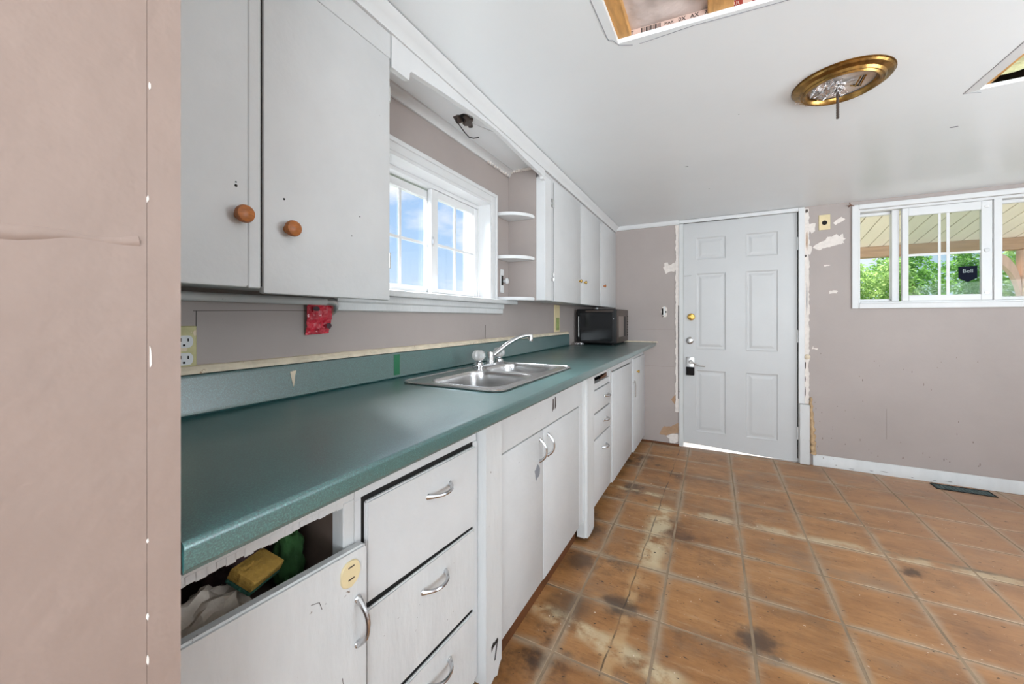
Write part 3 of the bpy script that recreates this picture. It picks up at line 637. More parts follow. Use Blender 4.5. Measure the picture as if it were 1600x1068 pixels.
# loose wires in the soffit
jw = thing('junction_wires', 'loose black wires hanging from a ragged hole over the sink', 'wires', (-.93, 1.355, 1.95))
bm = bmesh.new(); prism(bm, [(a, b, 1.9832) for a, b in blob_outline(-.935, 1.355, .032, .05, 16, .35, 2)], (0, 0, .0007)); part('hole', bm, 'dark', jw, smooth=0)
bm = bmesh.new()
for k, (x, y, s) in enumerate([(-.955, 1.335, .014), (-.925, 1.37, .016), (-.945, 1.385, .012), (-.915, 1.345, .012), (-.935, 1.40, .010)]):
    box(bm, (-s, -s*1.3, -s*.5), (s, s*1.3, s*.4), .003, 1, Matrix.Translation((x, y, 1.978)) @ Matrix.Rotation(k*.9, 4, 'Z') @ Matrix.Rotation(.3*k-.5, 4, 'X'))
part('torn_edge', bm, 'brownp', jw)
bm = bmesh.new(); tube(bm, [(-.955, 1.32, 1.985), (-.955, 1.325, 1.965), (-.948, 1.345, 1.948), (-.945, 1.37, 1.935), (-.938, 1.395, 1.922), (-.925, 1.41, 1.921), (-.91, 1.43, 1.930)], .0022, 6); part('wire', bm, 'blackm', jw)
bm = bmesh.new(); tube(bm, [(-.93, 1.38, 1.982), (-.90, 1.42, 1.972), (-.885, 1.46, 1.972), (-.87, 1.48, 1.968)], .0014, 6); part('wire', bm, 'trim', jw)

# ------------------------------------------------------------------ countertop
XC = -.458; ZT = .914; YS, YE = .185, YF-.003
SY0, SY1, SX0, SX1 = .995, 1.632, -.932, -.572     # cut-out
ct = thing('countertop', 'long speckled green laminate countertop with backsplash', 'countertop', (-.75, 1.9, .87))
prof = [(XC-.03, ZT-.001)] + [(XC-.007+.007*math.sin(a), ZT-.007+.007*math.cos(a)) for a in [PI/2*k/6 for k in range(7)]] + [(XC, ZT-.026), (XC-.004, ZT-.032), (XC-.022, ZT-.032)]
def slab(xa, ya, yb):
    p = [(xa, ya, ZT-.03), (xa, ya, ZT)] + [(x, ya, z if i else ZT) for i, (x, z) in enumerate(prof)] + [(XC-.022, ya, ZT-.03)]
    bm = bmesh.new(); prism(bm, p, (0, yb-ya, 0)); return bm
top = bmesh.new()
def addslab(xa, ya, yb):
    p = [(xa, ya, ZT-.03), (xa, ya, ZT)] + [(x, ya, z if i else ZT) for i, (x, z) in enumerate(prof)] + [(XC-.022, ya, ZT-.03)]
    prism(top, p, (0, yb-ya, 0))
addslab(-1.03, YS, SY0); addslab(SX1, SY0, SY1); addslab(-1.03, SY1, YE)
box(top, (-1.03, SY0, ZT-.03), (SX0, SY1, ZT))
part('top', top, 'counter', ct, smooth=30)
bm = bmesh.new(); prism(bm, [(-1.031, YS, ZT-.03), (-1.031, YS, ZT+.0), (-1.026, YS, ZT+.006), (-1.030, YS, ZT+.014), (-1.030, YS, 1.0), (-1.034, YS, 1.007), (XW+.001, YS, 1.009), (XW+.001, YS, ZT-.03)], (0, 2.985-YS, 0)); bs = part('backsplash', bm, 'counter', ct, smooth=30)
part('green_tape', B(((-1.0305, 1.042, ZT+.008), (-1.0293, 1.072, 1.002))), mat('green_tape', srgb(40, 108, 74), .4), bs, smooth=0)
bm = bmesh.new(); prism(bm, [(-1.0302, a, b) for a, b in ((.654, .988), (.672, .990), (.668, .975), (.667, .958), (.664, .944), (.660, .960))], (.001, 0, 0)); part('paint_drip', bm, 'caulk', bs, smooth=0)
# worn cream strip on the backsplash
bm = bmesh.new(); sec = 60
pr = [(XW+.0008, 1.0095), (-1.033, 1.0095), (-1.032, 1.018), (-1.040, 1.026), (XW+.0008, 1.028)]
loft(bm, [[(x+.0012*mnoise.noise(Vector((k*.7, i, 0)))*(i in (1, 2, 3)), YS+(2.98-YS)*k/sec, z+.0022*mnoise.noise(Vector((k*.9, i*3, 5)))*(i in (2, 3, 4))) for i, (x, z) in enumerate(pr)] for k in range(sec+1)], True, True)
part('caulk_strip', bm, 'caulk', ct, smooth=20)
part('end_lip', B(((-.86, YF-.012, ZT+.0002), (-.44, YF-.0015, ZT+.010)), bev=.002), 'caulk', ct)

# ------------------------------------------------------------------ sink
sk = thing('kitchen_sink', 'double bowl stainless steel sink set in the green countertop', 'sink', (-.76, 1.31, .74))
OUT = rrect(-.945, .985, -.556, 1.648, .04); B1 = rrect(-.868, 1.022, -.588, 1.338, .065, 6); B2 = rrect(-.868, 1.372, -.598, 1.614, .055, 6)
bm = bmesh.new(); holed(bm, OUT, [B1, B2], ZT+.0015, ZT+.006, lambda a, b, c: (a, b, c)); rim = part('rim', bm, 'steel', sk, smooth=30)
bm = bmesh.new(); tube(bm, [(x, y, ZT+.0045) for x, y in OUT]+[(OUT[0][0], OUT[0][1], ZT+.0045)], .0042, 6, False); part('rolled_edge', bm, 'steel', rim)
for bw, dep in ((B1, .165), (B2, .14)):
    cx = sum(p[0] for p in bw)/len(bw); cy = sum(p[1] for p in bw)/len(bw)
    def lp(s, z): return [(min(cx+(x-cx)*s, -.588-.058*max(0, min(1, (ZT-z)/.034))), cy+(y-cy)*s, z) for x, y in bw]
    bm = bmesh.new(); loft(bm, [lp(1.012, ZT+.0062), lp(1.0, ZT+.0068), lp(.985, ZT+.002), lp(.975, ZT-.01), lp(.97, ZT-.034), lp(.95, ZT-dep+.03), lp(.93, ZT-dep+.012), lp(.88, ZT-dep), lp(.3, ZT-dep-.004)]); bo = part('bowl', bm, 'steel', sk, smooth=60)
    bm = bmesh.new(); lathe(bm, [(.045, -.003), (.045, .001), (.036, .0), (.033, -.002), (.03, -.003)], (cx, cy, ZT-dep-.001), n=24); part('drain', bm, 'chrome', bo)
# faucet
FX = -.908; fz = ZT+.006
fa = thing('faucet', 'chrome kitchen faucet with two clear acrylic knobs behind the sink', 'faucet', (FX, 1.50, fz))
bm = bmesh.new(); prism(bm, [(x, y, fz+.0003) for x, y in rrect(FX-.026, 1.40, FX+.026, 1.63, .022)], (0, 0, .012)); bmesh.ops.bevel(bm, geom=[e for e in bm.edges if all(v.co.z > fz+.01 for v in e.verts)], offset=.004, segments=2, affect='EDGES'); part('deck_plate', bm, 'chrome', fa)
for y in (1.425, 1.605):
    bm = bmesh.new(); lathe(bm, [(.021, .012), (.019, .022), (.012, .026), (.012, .034)], (FX, y, fz), n=20); hb = part('stem', bm, 'chrome', fa)
    bm = bmesh.new(); n = 32; ring = []
    for r, h in ((.012, .030), (.019, .034), (.0275, .044), (.0275, .056), (.022, .070), (.014, .075), (.002, .076)):
        ring.append([(FX+r*(1+.10*math.cos(8*a))*math.cos(a), y+r*(1+.10*math.cos(8*a))*math.sin(a), fz+h) for a in [2*PI*k/n for k in range(n)]])
    loft(bm, ring, True, True); part('knob', bm, 'acrylic', hb, smooth=50, label='clear fluted acrylic tap knob')
bm = bmesh.new(); lathe(bm, [(.019, .012), (.0185, .052), (.0165, .056), (.0165, .060), (.004, .062)], (FX, 1.525, fz), n=24); part('hub', bm, 'chrome', fa)
tip = Vector((-.790, 1.705, 0)); b0 = Vector((FX, 1.54, 0)); pts = []
for k in range(15):
    t = k/14; p = b0.lerp(tip, t); z = fz+.040+.092*math.sin(min(1, t*1.02)*PI*.5)
    pts.append((p.x, p.y, z))
pts.append((tip.x+.004, tip.y+.005, fz+.128)); 
bm = bmesh.new(); tube(bm, pts, [.0115]*4+[.0105]*6+[.0095]*6, 12); sp = part('spout', bm, 'chrome', fa, smooth=60)
bm = bmesh.new(); lathe(bm, [(.0115, 0), (.012, .004), (.0115, .026), (.009, .032)], (tip.x+.002, tip.y+.003, fz+.104), n=16); part('aerator', bm, 'chrome', sp)

# ------------------------------------------------------------------ base cupboards: local x=0 is the door front, y runs along the wall
RZ = -math.atan(.0145)
def base(label, y0_, name='base_cabinet'):
    return thing(name, label, 'cabinet', (-.612+.0145*y0_, y0_, 0), RZ, group='white base cabinets')
def lb(o, n, m, *boxes, bev=0, seg=1, par=None, smooth=35, label=None):
    y0_ = o.location.y
    bm = B(*boxes, bev=bev, seg=seg); bm.transform(Matrix.Translation((0, -y0_, 0)))
    return part(n, bm, m, par or o, local=True, smooth=smooth, label=label)
def lm(o, bm, n, m, par=None, smooth=35, label=None):
    bm.transform(Matrix.Translation((0, -o.location.y, 0))); return part(n, bm, m, par or o, local=True, smooth=smooth, label=label)
FF = -.018; DEP = -.40; TOPZ = .8815
def carcass(o, ya, yb, extra=(), side=True):
    bx = [((DEP, ya, .10), (FF-.02, ya+.012, TOPZ)), ((DEP, yb-.012, .10), (FF-.02, yb, TOPZ)), ((DEP, ya, .10), (FF-.02, yb, .115)), ((DEP, ya, .10), (DEP+.008, yb, TOPZ))]
    lb(o, 'carcass', 'inside', *bx, smooth=0)
def handle(o, par, y, z, vert=False, out0=0.0):
    bm = bmesh.new(); bow(bm, (out0, y, z), (0, 0, 1) if vert else (0, 1, 0), (1, 0, 0)); lm(o, bm, 'handle', 'chrome', par)

# 1 nearest cabinet: dropped door, rags inside
c1 = base('nearest white base cabinet with a sagging door and rags showing inside', .1865)
carcass(c1, .188, .514)
lb(c1, 'face_frame', 'whitewood', ((FF-.02, .188, .788), (FF+.012, .5145, TOPZ)), ((FF-.02, .490, .10), (FF+.012, .5145, .788)), bev=.0015)
bm = bmesh.new(); 
prism(bm, [(-.004, .190, .10), (-.004, .5265, .10), (-.004, .5265, .700), (-.004, .520, .706), (-.004, .190, .7245)], (.021, 0, 0))
bmesh.ops.bevel(bm, geom=list(bm.edges), offset=.004, segments=2, affect='EDGES'); dr = lm(c1, bm, 'door', 'whitewood')
handle(c1, dr, .503, .570, True, .0165)
bm = bmesh.new(); prism(bm, [(.0165, a, b) for a, b in rrect(.466, .645, .506, .692, .018, 6)], (.004, 0, 0)); bmesh.ops.bevel(bm, geom=[e for e in bm.edges if all(v.co.x > .02 for v in e.verts)], offset=.0015, segments=1, affect='EDGES'); pl = lm(c1, bm, 'latch_plate', 'cream', dr, label='small cream plastic plate with two slots')
for zz in (.680, .658): lb(c1, 'slot', 'brownp', ((.0203, .480, zz), (.0209, .493, zz+.0025)), par=dr, smooth=0)
for k, pts in enumerate([[(.47, .49), (.475, .46), (.468, .44), (.472, .40)], [(.30, .58), (.31, .56), (.315, .52)], [(.41, .66), (.425, .655), (.43, .64)]]):
    bm = bmesh.new(); tube(bm, [(.0168, y, z) for y, z in pts], .0007, 4); lm(c1, bm, 'paint_crack', 'brownp', dr)
bm = bmesh.new()
for k in range(24):
    y = .20+.012*k; box(bm, (FF+.0118, y, .788-.003-.004*random.random()), (FF+.0124, y+.013, .795))
lm(c1, bm, 'ragged_edge', 'whitewood', smooth=0)
lb(c1, 'kickboard', 'kick', ((-.10, .188, 0), (-.085, .514, .10)), smooth=0)
lb(c1, 'shelf', 'inside', ((DEP+.01, .201, .60), (-.05, .501, .612)), smooth=0)
# rags on the shelf
def inw(y, x, z): # local of cabinet 1 to world
    return WM[c1.name] @ Vector((x, y-c1.location.y, z))
def crumple(cx, cy, z0_, rx, ry, rz, seed, lump=.35, n=22):
    bm = bmesh.new(); bmesh.ops.create_icosphere(bm, subdivisions=4, radius=1)
    for v in bm.verts:
        d_ = v.co.normalized(); f = 1+lump*mnoise.noise(d_*2.2+Vector((seed, 0, 0)))+lump*.5*mnoise.noise(d_*5+Vector((0, seed, 0)))
        p = Vector((d_.x*rx*f, d_.y*ry*f, max(-.9, d_.z*f)*rz)); v.co = p+Vector((cx, cy, z0_+rz*.9))
    return bm
p = inw(.302, -.10, .612); solo('plastic_bag', crumple(p.x, p.y, p.z+.001, .045, .064, .046, 3.1, .45), 'plastic', 'crumpled pale plastic bag inside the nearest base cabinet', 'bag', smooth=30)
p = inw(.262, -.22, .612); solo('plastic_bag', crumple(p.x, p.y, p.z+.001, .04, .038, .075, 8.4, .4), 'plastic', 'pale plastic bag bunched at the back of the nearest base cabinet', 'bag', smooth=30)
p = inw(.425, -.23, .612); solo('rag', crumple(p.x, p.y, p.z+.001, .075, .06, .048, 5.2, .3), 'mauvecloth', 'dusty purple rag lying behind the yellow sponge', 'rag', smooth=40)
p = inw(.458, -.125, .612); solo('cleaning_cloth', crumple(p.x, p.y, p.z+.001, .030, .026, .062, 1.7, .35), 'greencloth', 'dark green cleaning cloth inside the nearest base cabinet', 'cloth', smooth=40)
p = inw(.376, -.085, .700)
sg = thing('scouring_sponge', 'yellow sponge with green scouring pad lying on the rags', 'sponge', tuple(p))
R_ = Matrix.Translation(p) @ Matrix.Rotation(.35, 4, 'Z') @ Matrix.Rotation(.42, 4, 'Y') @ Matrix.Rotation(-.10, 4, 'X')
bm = bmesh.new(); box(bm, (-.024, -.036, 0), (.024, .036, .018), .003, 2, R_); part('foam', bm, 'sponge', sg)
bm = bmesh.new(); box(bm, (-.024, -.036, -.007), (.024, .036, -.0002), .002, 1, R_); part('scouring_pad', bm, 'scour', sg)

# 2 near drawers
c2 = base('white three drawer base cabinet beside the sagging door cabinet', .516)
carcass(c2, .516, .9385)
lb(c2, 'face_frame', 'white', ((FF-.02, .516, .782), (FF+.010, .9385, TOPZ)), ((FF-.02, .516, .10), (FF+.010, .533, .782)), ((FF-.02, .917, .10), (FF+.013, .9385, .782)), bev=.0015)
lb(c2, 'dark_gap', 'dark', ((FF-.018, .533, .10), (-.0066, .917, .784)), smooth=0)  # dark plate putting shade into the gaps around the drawers
for k, (zl0, zr0, zl1, zr1, hy, hz) in enumerate([(.576, .551, .776, .774, .757, .712), (.345, .318, .561, .541, .740, .497), (.115, .105, .332, .306, .756, .262)]):
    bm = bmesh.new(); prism(bm, [(-.006, .535, zl0), (-.006, .9155, zr0), (-.006, .9155, zr1), (-.006, .535, zl1)], (.009+.002*(k == 0), 0, 0)); bmesh.ops.bevel(bm, geom=list(bm.edges), offset=.003, segments=2, affect='EDGES')
    d = lm(c2, bm, 'drawer', 'whitewood' if k else 'white'); handle(c2, d, hy, hz, False, .002)
lb(c2, 'kickboard', 'kick', ((-.10, .516, 0), (-.085, .9385, .10)), smooth=0)

# 3 sink cabinet with two posts
c3 = base('white two door sink cabinet framed by projecting posts', .941)
carcass(c3, .942, 2.040)
bm = bmesh.new(); 
prism(bm, [(-.03, .944, .865), (-.03, .944, .075), (-.03, .955, .068), (-.03, .972, .060), (-.03, .99, .066), (-.03, 1.008, .058), (-.03, 1.02, .08), (-.03, 1.034, .09), (-.03, 1.034, .865)], (.052, 0, 0)); po = lm(c3, bm, 'post', 'whitewood', smooth=20)
bm = bmesh.new(); pts = [(.0222, a, b) for a, b in ((.973, .168), (.985, .176), (.988, .170), (1.008, .172), (1.011, .165), (.995, .115), (.989, .116), (1.003, .160), (.982, .160), (.974, .153))]
prism(bm, pts, (.0008, 0, 0)); lm(c3, bm, 'gouge_mark', 'ink', po, smooth=0)
bm = bmesh.new(); prism(bm, [(-.03, 1.895, .865), (-.03, 1.895, .02), (-.03, 1.94, .012), (-.03, 2.0, .016), (-.03, 2.035, .03), (-.03, 2.04, .865)], (.052, 0, 0)); bmesh.ops.bevel(bm, geom=[e for e in bm.edges if abs(e.verts[0].co.z-e.verts[1].co.z) > .4 and e.verts[0].co.x > 0], offset=.012, segments=3, affect='EDGES'); lm(c3, bm, 'post', 'whitewood', smooth=30)
lb(c3, 'apron', 'white', ((FF-.01, 1.0345, .700), (-.001, 1.8945, TOPZ)), bev=.0015)
lb(c3, 'dark_gap', 'dark', ((FF-.018, 1.0345, .10), (FF-.012, 1.8945, .70)), smooth=0)
d = lb(c3, 'door', 'white', ((-.018, 1.0365, .105), (0, 1.400, .6965)), bev=.003, seg=2); handle(c3, d, 1.366, .625, True)
bm = bmesh.new(); prism(bm, [(.0001, a, b) for a, b in blob_outline(1.345, .545, .03, .035, 12, .5, 9)], (.0004, 0, 0)); lm(c3, bm, 'scratch_mark', 'pencil', d, smooth=0)
d = lb(c3, 'door', 'white', ((-.018, 1.405, .100), (0, 1.842, .6955)), bev=.003, seg=2); handle(c3, d, 1.444, .625, True)
lb(c3, 'side_stile', 'white', ((-.018, 1.845, .10), (-.0006, 1.8946, .6995)), bev=.002)
for a, b in ((1.497, .768), (1.522, .772)):
    bm = bmesh.new(); prism(bm, [(-.0008, a, b-.022), (-.0008, a+.016, b-.012), (-.0008, a+.014, b+.03), (-.0008, a+.004, b+.03)], (.0006, 0, 0)); lm(c3, bm, 'gouge_mark', 'brownp', smooth=0)
lb(c3, 'kickboard', 'kick', ((-.05, 1.035, 0), (-.038, 1.895, .104)), bev=.001)

# 4 far drawers
c4 = base('narrow white drawer cabinet beyond the sink with an empty top slot', 2.0415)
carcass(c4, 2.043, 2.498)
lb(c4, 'face_frame', 'white', ((FF-.02, 2.043, .802), (FF+.014, 2.498, TOPZ)), ((FF-.02, 2.043, .08), (FF+.014, 2.092, .802)), ((FF-.02, 2.462, .08), (FF+.014, 2.498, .802)), ((FF-.02, 2.092, .731), (FF+.012, 2.462, .766)), bev=.0015)
lb(c4, 'dark_gap', 'dark', ((FF-.06, 2.09, .10), (FF-.05, 2.462, .804)), smooth=0)
bm = bmesh.new(); prism(bm, [(FF-.012, 2.30, .766), (FF-.012, 2.461, .766), (FF-.012, 2.461, .80), (FF-.012, 2.42, .782), (FF-.012, 2.35, .778)], (.006, 0, 0)); lm(c4, bm, 'broken_slat', 'kick')
for za, zb, hz, hy in ((.603, .727, .668, 2.35), (.458, .594, .527, 2.325), (.085, .449, .370, 2.31)):
    d = lb(c4, 'drawer', 'white', ((-.018, 2.094, za), (0, 2.460, zb)), bev=.003, seg=2); handle(c4, d, hy, hz)
lb(c4, 'kickboard', 'kick', ((-.10, 2.043, 0), (-.085, 2.498, .10)), smooth=0)

# 5 far two-door cabinet
c5 = base('tall white two door base cabinet against the far wall below the microwave', 2.5)
carcass(c5, 2.502, 3.715)
lb(c5, 'face_frame', 'white', ((FF-.02, 2.5, .788), (FF+.010, 3.715, TOPZ)), ((FF-.02, 2.5, .07), (FF+.010, 2.513, .788)), ((FF-.02, 3.118, .07), (FF+.010, 3.182, .80)), bev=.0015)
lb(c5, 'dark_gap', 'dark', ((FF-.018, 2.513, .10), (FF-.012, 3.71, .79)), smooth=0)
lb(c5, 'door', 'white', ((-.018, 2.518, .066), (0, 3.128, .783)), bev=.003, seg=2)
d = lb(c5, 'door', 'white', ((-.018, 3.190, .056), (.004, 3.7135, .806)), bev=.003, seg=2)
lm(c5, knob_bm((.004, 3.33, .692), (1, 0, 0), .75), 'knob', 'brass', d)
bm = bmesh.new(); bow(bm, (.004, 3.19, .622), (0, 1, 0), (1, 0, 0), .035, .012, .003); tube(bm, [(.018, 3.20, .62), (.02, 3.202, .58), (.018, 3.204, .50)], .004, 8); lm(c5, bm, 'hanging_latch', 'nickel', d)
lb(c5, 'kickboard', 'kick', ((-.10, 2.5, 0), (-.085, 3.715, .10)), smooth=0)

# ------------------------------------------------------------------ microwave
mw = thing('microwave', 'black microwave oven standing at the far end of the countertop', 'microwave', (-.85, 3.4, ZT))
mx0, mx1, my0, my1, mz0, mz1 = -1.025, -.692, 3.145, 3.655, ZT+.014, ZT+.298
part('body', B(((mx0, my0+.03, mz0), (mx1, my1, mz1)), bev=.008, seg=2), 'brownp', mw)
fd = part('front', B(((mx0, my0, mz0), (mx1+.004, my0+.0295, mz1)), bev=.010, seg=3), 'blackm', mw)
part('door_glass', B(((mx0+.03, my0-.003, mz0+.02), (mx1-.03, my0+.001, mz1-.03)), bev=.0015), 'black', fd)
part('bright_strip', B(((mx0+.018, my0-.006, mz0+.05), (mx0+.025, my0-.0002, mz1-.06)), bev=.001), 'nickel', fd)
part('top_vent', B(((mx0+.08, my0-.002, mz1-.024), (mx1-.02, my0+.001, mz1-.010)), bev=.001), 'brownp', fd)
part('button', B(((mx1-.022, my0-.003, mz1-.085), (mx1-.016, my0-.0002, mz1-.079)), bev=.0008), 'trim', fd)
part('side_recess', B(((mx1-.0005, my0+.10, mz0+.05), (mx1+.003, my0+.30, mz1-.06)), bev=.001), mat('side_panel', srgb(124, 110, 102), .35), mw)
part('side_recess', B(((mx1-.0005, my0+.31, mz0+.05), (mx1+.0032, my0+.38, mz1-.06)), bev=.001), 'blackm', mw)
for k in range(8): part('vent_slit', B(((mx1-.0005, my1-.05, mz0+.05+.024*k), (mx1+.0012, my1-.02, mz0+.060+.024*k))), 'dark', mw, smooth=0)
for a in (mx0+.04, mx1-.04):
    for b in (my0+.05, my1-.05):
        bm = bmesh.new(); lathe(bm, [(.013, 0), (.015, .014)], (a, b, ZT+.0004), n=12); part('foot', bm, 'blackm', mw)
bm = bmesh.new(); lathe(bm, [(.012, 0), (.014, .01), (.006, .016)], (-.875, 3.24, mz1+.0003), n=12); solo('bottle_cap', bm, 'trim', 'small white cap lying on top of the microwave', 'cap')
bm = crumple(-.98, 3.085, ZT+.0006, .035, .035, .012, 4.4, .4); solo('paper_scrap', bm, 'foil', 'crumpled silvery scrap on the countertop beside the microwave', 'scrap', smooth=20)

# ------------------------------------------------------------------ entry door
dx0, dx1, dz0, dz1 = -.226, .596, .016, 1.972; DY = YF+.016
door = thing('door_1', 'white six panel entry door with three locks', 'door', ((dx0+dx1)/2, DY, 0), kind='structure')
PX = [(-.13, .106), (.246, .474)]; PZ = [(1.642, 1.842), (.862, 1.530), (.142, .686)]
holes = [rect(a, c, b, d_) for a, b in PX for c, d_ in PZ]
bm = bmesh.new(); holed(bm, [(dx0, .034), (.0, .026), (.25, .010), (.45, .003), (dx1, .003), (dx1, dz1), (dx0, dz1)], holes, DY, DY+.012, lambda a, b, c: (a, c, b)); part('slab', bm, M.setdefault('doorw', mat('door_paint', (.56, .56, .56), .38, var=(5, .02), bump=(50, .04))), door, smooth=0)
part('slab_core', B(((dx0+.001, DY+.0125, .036), (dx1-.001, DY+.04, dz1))), 'doorw', door, smooth=0)
for a, b in PX:
    for c, d_ in PZ:
        def lp(i, dep): return [(a+i, DY+dep, c+i), (b-i, DY+dep, c+i), (b-i, DY+dep, d_-i), (a+i, DY+dep, d_-i)]
        bm = bmesh.new(); loft(bm, [lp(-.001, .0), lp(.004, -.001), lp(.014, .005), lp(.026, .0055), lp(.044, .002), lp(.050, .0015)]); part('panel', bm, 'doorw', door, smooth=0)
def rose(n, x, z, m, prof, turn=True):
    bm = bmesh.new(); lathe(bm, prof, (x, DY, z), (0, -1, 0), 24); r = part(n, bm, m, door)
    return r
r = rose('deadbolt', -.165, 1.147, 'brass', [(.031, .0003), (.031, .008), (.026, .014), (.016, .016), (.015, .024), (.001, .025)]); part('thumb_turn', B(((-.186, DY-.038, 1.142), (-.144, DY-.024, 1.152)), bev=.003), 'brass', r)
r = rose('deadbolt', -.176, .938, 'nickel', [(.031, .0003), (.031, .008), (.025, .014), (.015, .016), (.014, .022), (.001, .023)]); part('thumb_turn', B(((-.181, DY-.036, .918), (-.171, DY-.022, .958)), bev=.003), 'nickel', r)
lk = part('lock_plate', B(((-.205, DY-.018, .632), (-.138, DY-.0003, .796)), bev=.008, seg=2), 'nickel', door)
part('keypad_cover', B(((-.2045, DY-.024, .634), (-.1385, DY-.0175, .708)), bev=.004), 'black', lk)
bm = bmesh.new(); lathe(bm, [(.018, 0), (.018, .012), (.010, .018), (.010, .032)], (-.165, DY-.018, .752), (0, -1, 0), 16); tube(bm, [(-.17, DY-.046, .755), (-.14, DY-.048, .745), (-.10, DY-.05, .725), (-.055, DY-.048, .722)], [.008, .0075, .0065, .006], 8); part('lever', bm, 'nickel', lk)
bm = bmesh.new(); tube(bm, [(-.222, DY-.004, 1.512), (-.165, DY-.004, 1.512)], .0045, 8); part('bolt_bar', bm, 'doorw', door)
for z in (1.725, .994, .229):
    part('hinge', B(((dx1-.004, DY-.010, z-.05), (dx1+.008, DY-.0005, z+.05)), bev=.002), 'trim', door)
    part('hinge_gap', B(((dx1+.0005, DY-.002, z-.125), (dx1+.0095, DY+.004, z-.051)), bev=.0005), 'dark', door, smooth=0)
# frame round the door
df = thing('door_frame', 'battered white frame around the entry door with torn plaster', 'door frame', (.19, YF, 0), kind='structure')
def DFp(n, m, *b, bev=.002, smooth=35): return part(n, B(*b, bev=bev), m, df, smooth=smooth)
DFp('jamb', 'whitewood', ((-.2335, YF-.006, 0), (-.2275, YF+.115, 1.9815))); DFp('jamb', 'whitewood', ((.6015, YF-.006, 0), (.6035, YF+.115, 1.9815)), bev=.0005)
DFp('head_jamb', 'whitewood', ((-.2275, YF-.006, 1.974), (.6015, YF+.115, 1.9815)))
DFp('casing', 'whitewood', ((-.262, YF-.014, 0), (-.2275, YF-.0005, 1.968)))
def jag(x0, x1, z0, z1, left, amp, d, seed, m, name, step=.018):
    rnd = random.Random(seed); n = int((z1-z0)/step); e = []
    for k in range(n+1):
        z = z0+(z1-z0)*k/n; off = amp*(.5*mnoise.noise(Vector((k*.21, seed, 0)))+.5*rnd.uniform(-1, 1))
        e.append(((x0 if left else x1)+off, YF-d, z))
    o = [((x1 if left else x0), YF-d, z1), ((x1 if left else x0), YF-d, z0)]
    bm = bmesh.new(); prism(bm, e+o, (0, d-.0003, 0)); part(name, bm, m, df, smooth=0)
jag(-.291, -.2625, .30, 1.965, True, .008, .006, 4, 'chip', 'torn_plaster')
DFp('casing', 'trim', ((.600, YF-.016, .47), (.637, YF-.0005, 2.0)))
jag(.6375, .667, .47, 1.99, False, .008, .007, 8, 'chip', 'torn_plaster')
DFp('casing_block', 'whitewood', ((.6035, YF-.03, .001), (.668, YF-.0005, .465)), bev=.004)
DFp('head_casing', 'trim', ((-.262, YF-.014, 1.972), (.5995, YF-.0005, 2.0015)))
for k, (x, z, w, hh, m) in enumerate([(.650, 1.97, .012, .02, 'brownp'), (.652, 1.74, .006, .10, 'tan'), (.652, 1.3, .005, .16, 'pencil'), (.643, .77, .004, .04, 'dark'), (.642, .66, .003, .03, 'dark'), (.642, .56, .003, .05, 'dark'), (.645, 1.62, .008, .012, 'brownp')]):
    bm = bmesh.new(); prism(bm, [(a, YF-.0078, b) for a, b in blob_outline(x, z, w, hh, 11, .45, k+3)], (0, .0006, 0)); part('paint_chip', bm, m, df, smooth=0)
DFp('dark_gap', 'dark', ((.5965, DY-.001, .03), (.6012, DY+.002, 1.9735)), bev=0, smooth=0); DFp('dark_gap', 'dark', ((-.27, YF-.0072, .42), (-.2625, YF-.006, 1.25)), ((-.262, YF-.0012, 1.968), (.2, YF-.0008, 1.972)), bev=0, smooth=0)
DFp('threshold', 'kick', ((-.66, YF-.012, .0006), (-.2336, YF-.0005, .016)))
# hard foam squeezed out of the frame
bm = bmesh.new(); pts = []; rs = []
for k in range(26):
    t = k/25; pts.append((.676+.016*t+.004*math.sin(k*1.9), YF-.008-.003*math.sin(k*1.1), .522-.435*t)); rs.append(.008+.014*min(1, t*1.5)*(.75+.25*math.sin(k*2.3)))
tube(bm, pts, rs, 10); fo = part('spray_foam', bm, 'foam', df, smooth=60)
bm = bmesh.new(); lathe(bm, [(.004, 0), (.020, .002), (.018, .012), (.006, .018), (.001, .018)], (.655, YF-.007, .836), (0, -1, 0), 12); part('spray_foam', bm, 'caulk', df)

# ------------------------------------------------------------------ porch window
w2 = thing('window_2', 'white sliding porch window with a dark sticker on one pane', 'window', (1.6, YF, 1.2), kind='structure')
def P2(n, m, *b, bev=.003): return part(n, B(*b, bev=bev), m, w2)
a0_, b0_, a1_, b1_ = W2
P2('casing', 'trim', ((.922, YF-.016, 1.207), (a0_, YF-.0005, 1.975))); P2('casing', 'trim', ((a0_+.0002, YF-.016, b1_), (2.262, YF-.0005, 1.975)))
P2('sill', 'trim', ((a0_+.0002, YF-.018, 1.207), (2.262, YF-.0005, b0_))); P2('casing', 'trim', ((a1_, YF-.016, b0_+.0002), (2.2622, YF-.0005, b1_-.0002)))
P2('frame', 'vinyl', ((a0_+.0002, YF+.004, b0_+.0002), (a0_+.012, YF+.10, b1_-.0002)), ((a0_+.012, YF+.004, b0_+.0002), (a1_-.012, YF+.10, b0_+.012)), ((a0_+.012, YF+.004, b1_-.018), (a1_-.012, YF+.10, b1_-.0002)), ((a1_-.012, YF+.004, b0_+.0002), (a1_-.0002, YF+.10, b1_-.0002)), bev=.0015)
P2('mullion', 'vinyl', ((1.650, YF+.001, b0_+.012), (1.688, YF+.10, b1_-.018)), bev=.002)
f2 = lambda a, b, d_: (a, YF+d_, b)
sA = sash(w2, f2, .976, 1.190, 1.259, 1.92, .006, .03, .022, .018, .066, .090, [], [], 'glass')
P2('meeting_stile', 'vinyl', ((1.160, YF+.040, 1.259), (1.200, YF+.066, 1.921)), bev=.002)
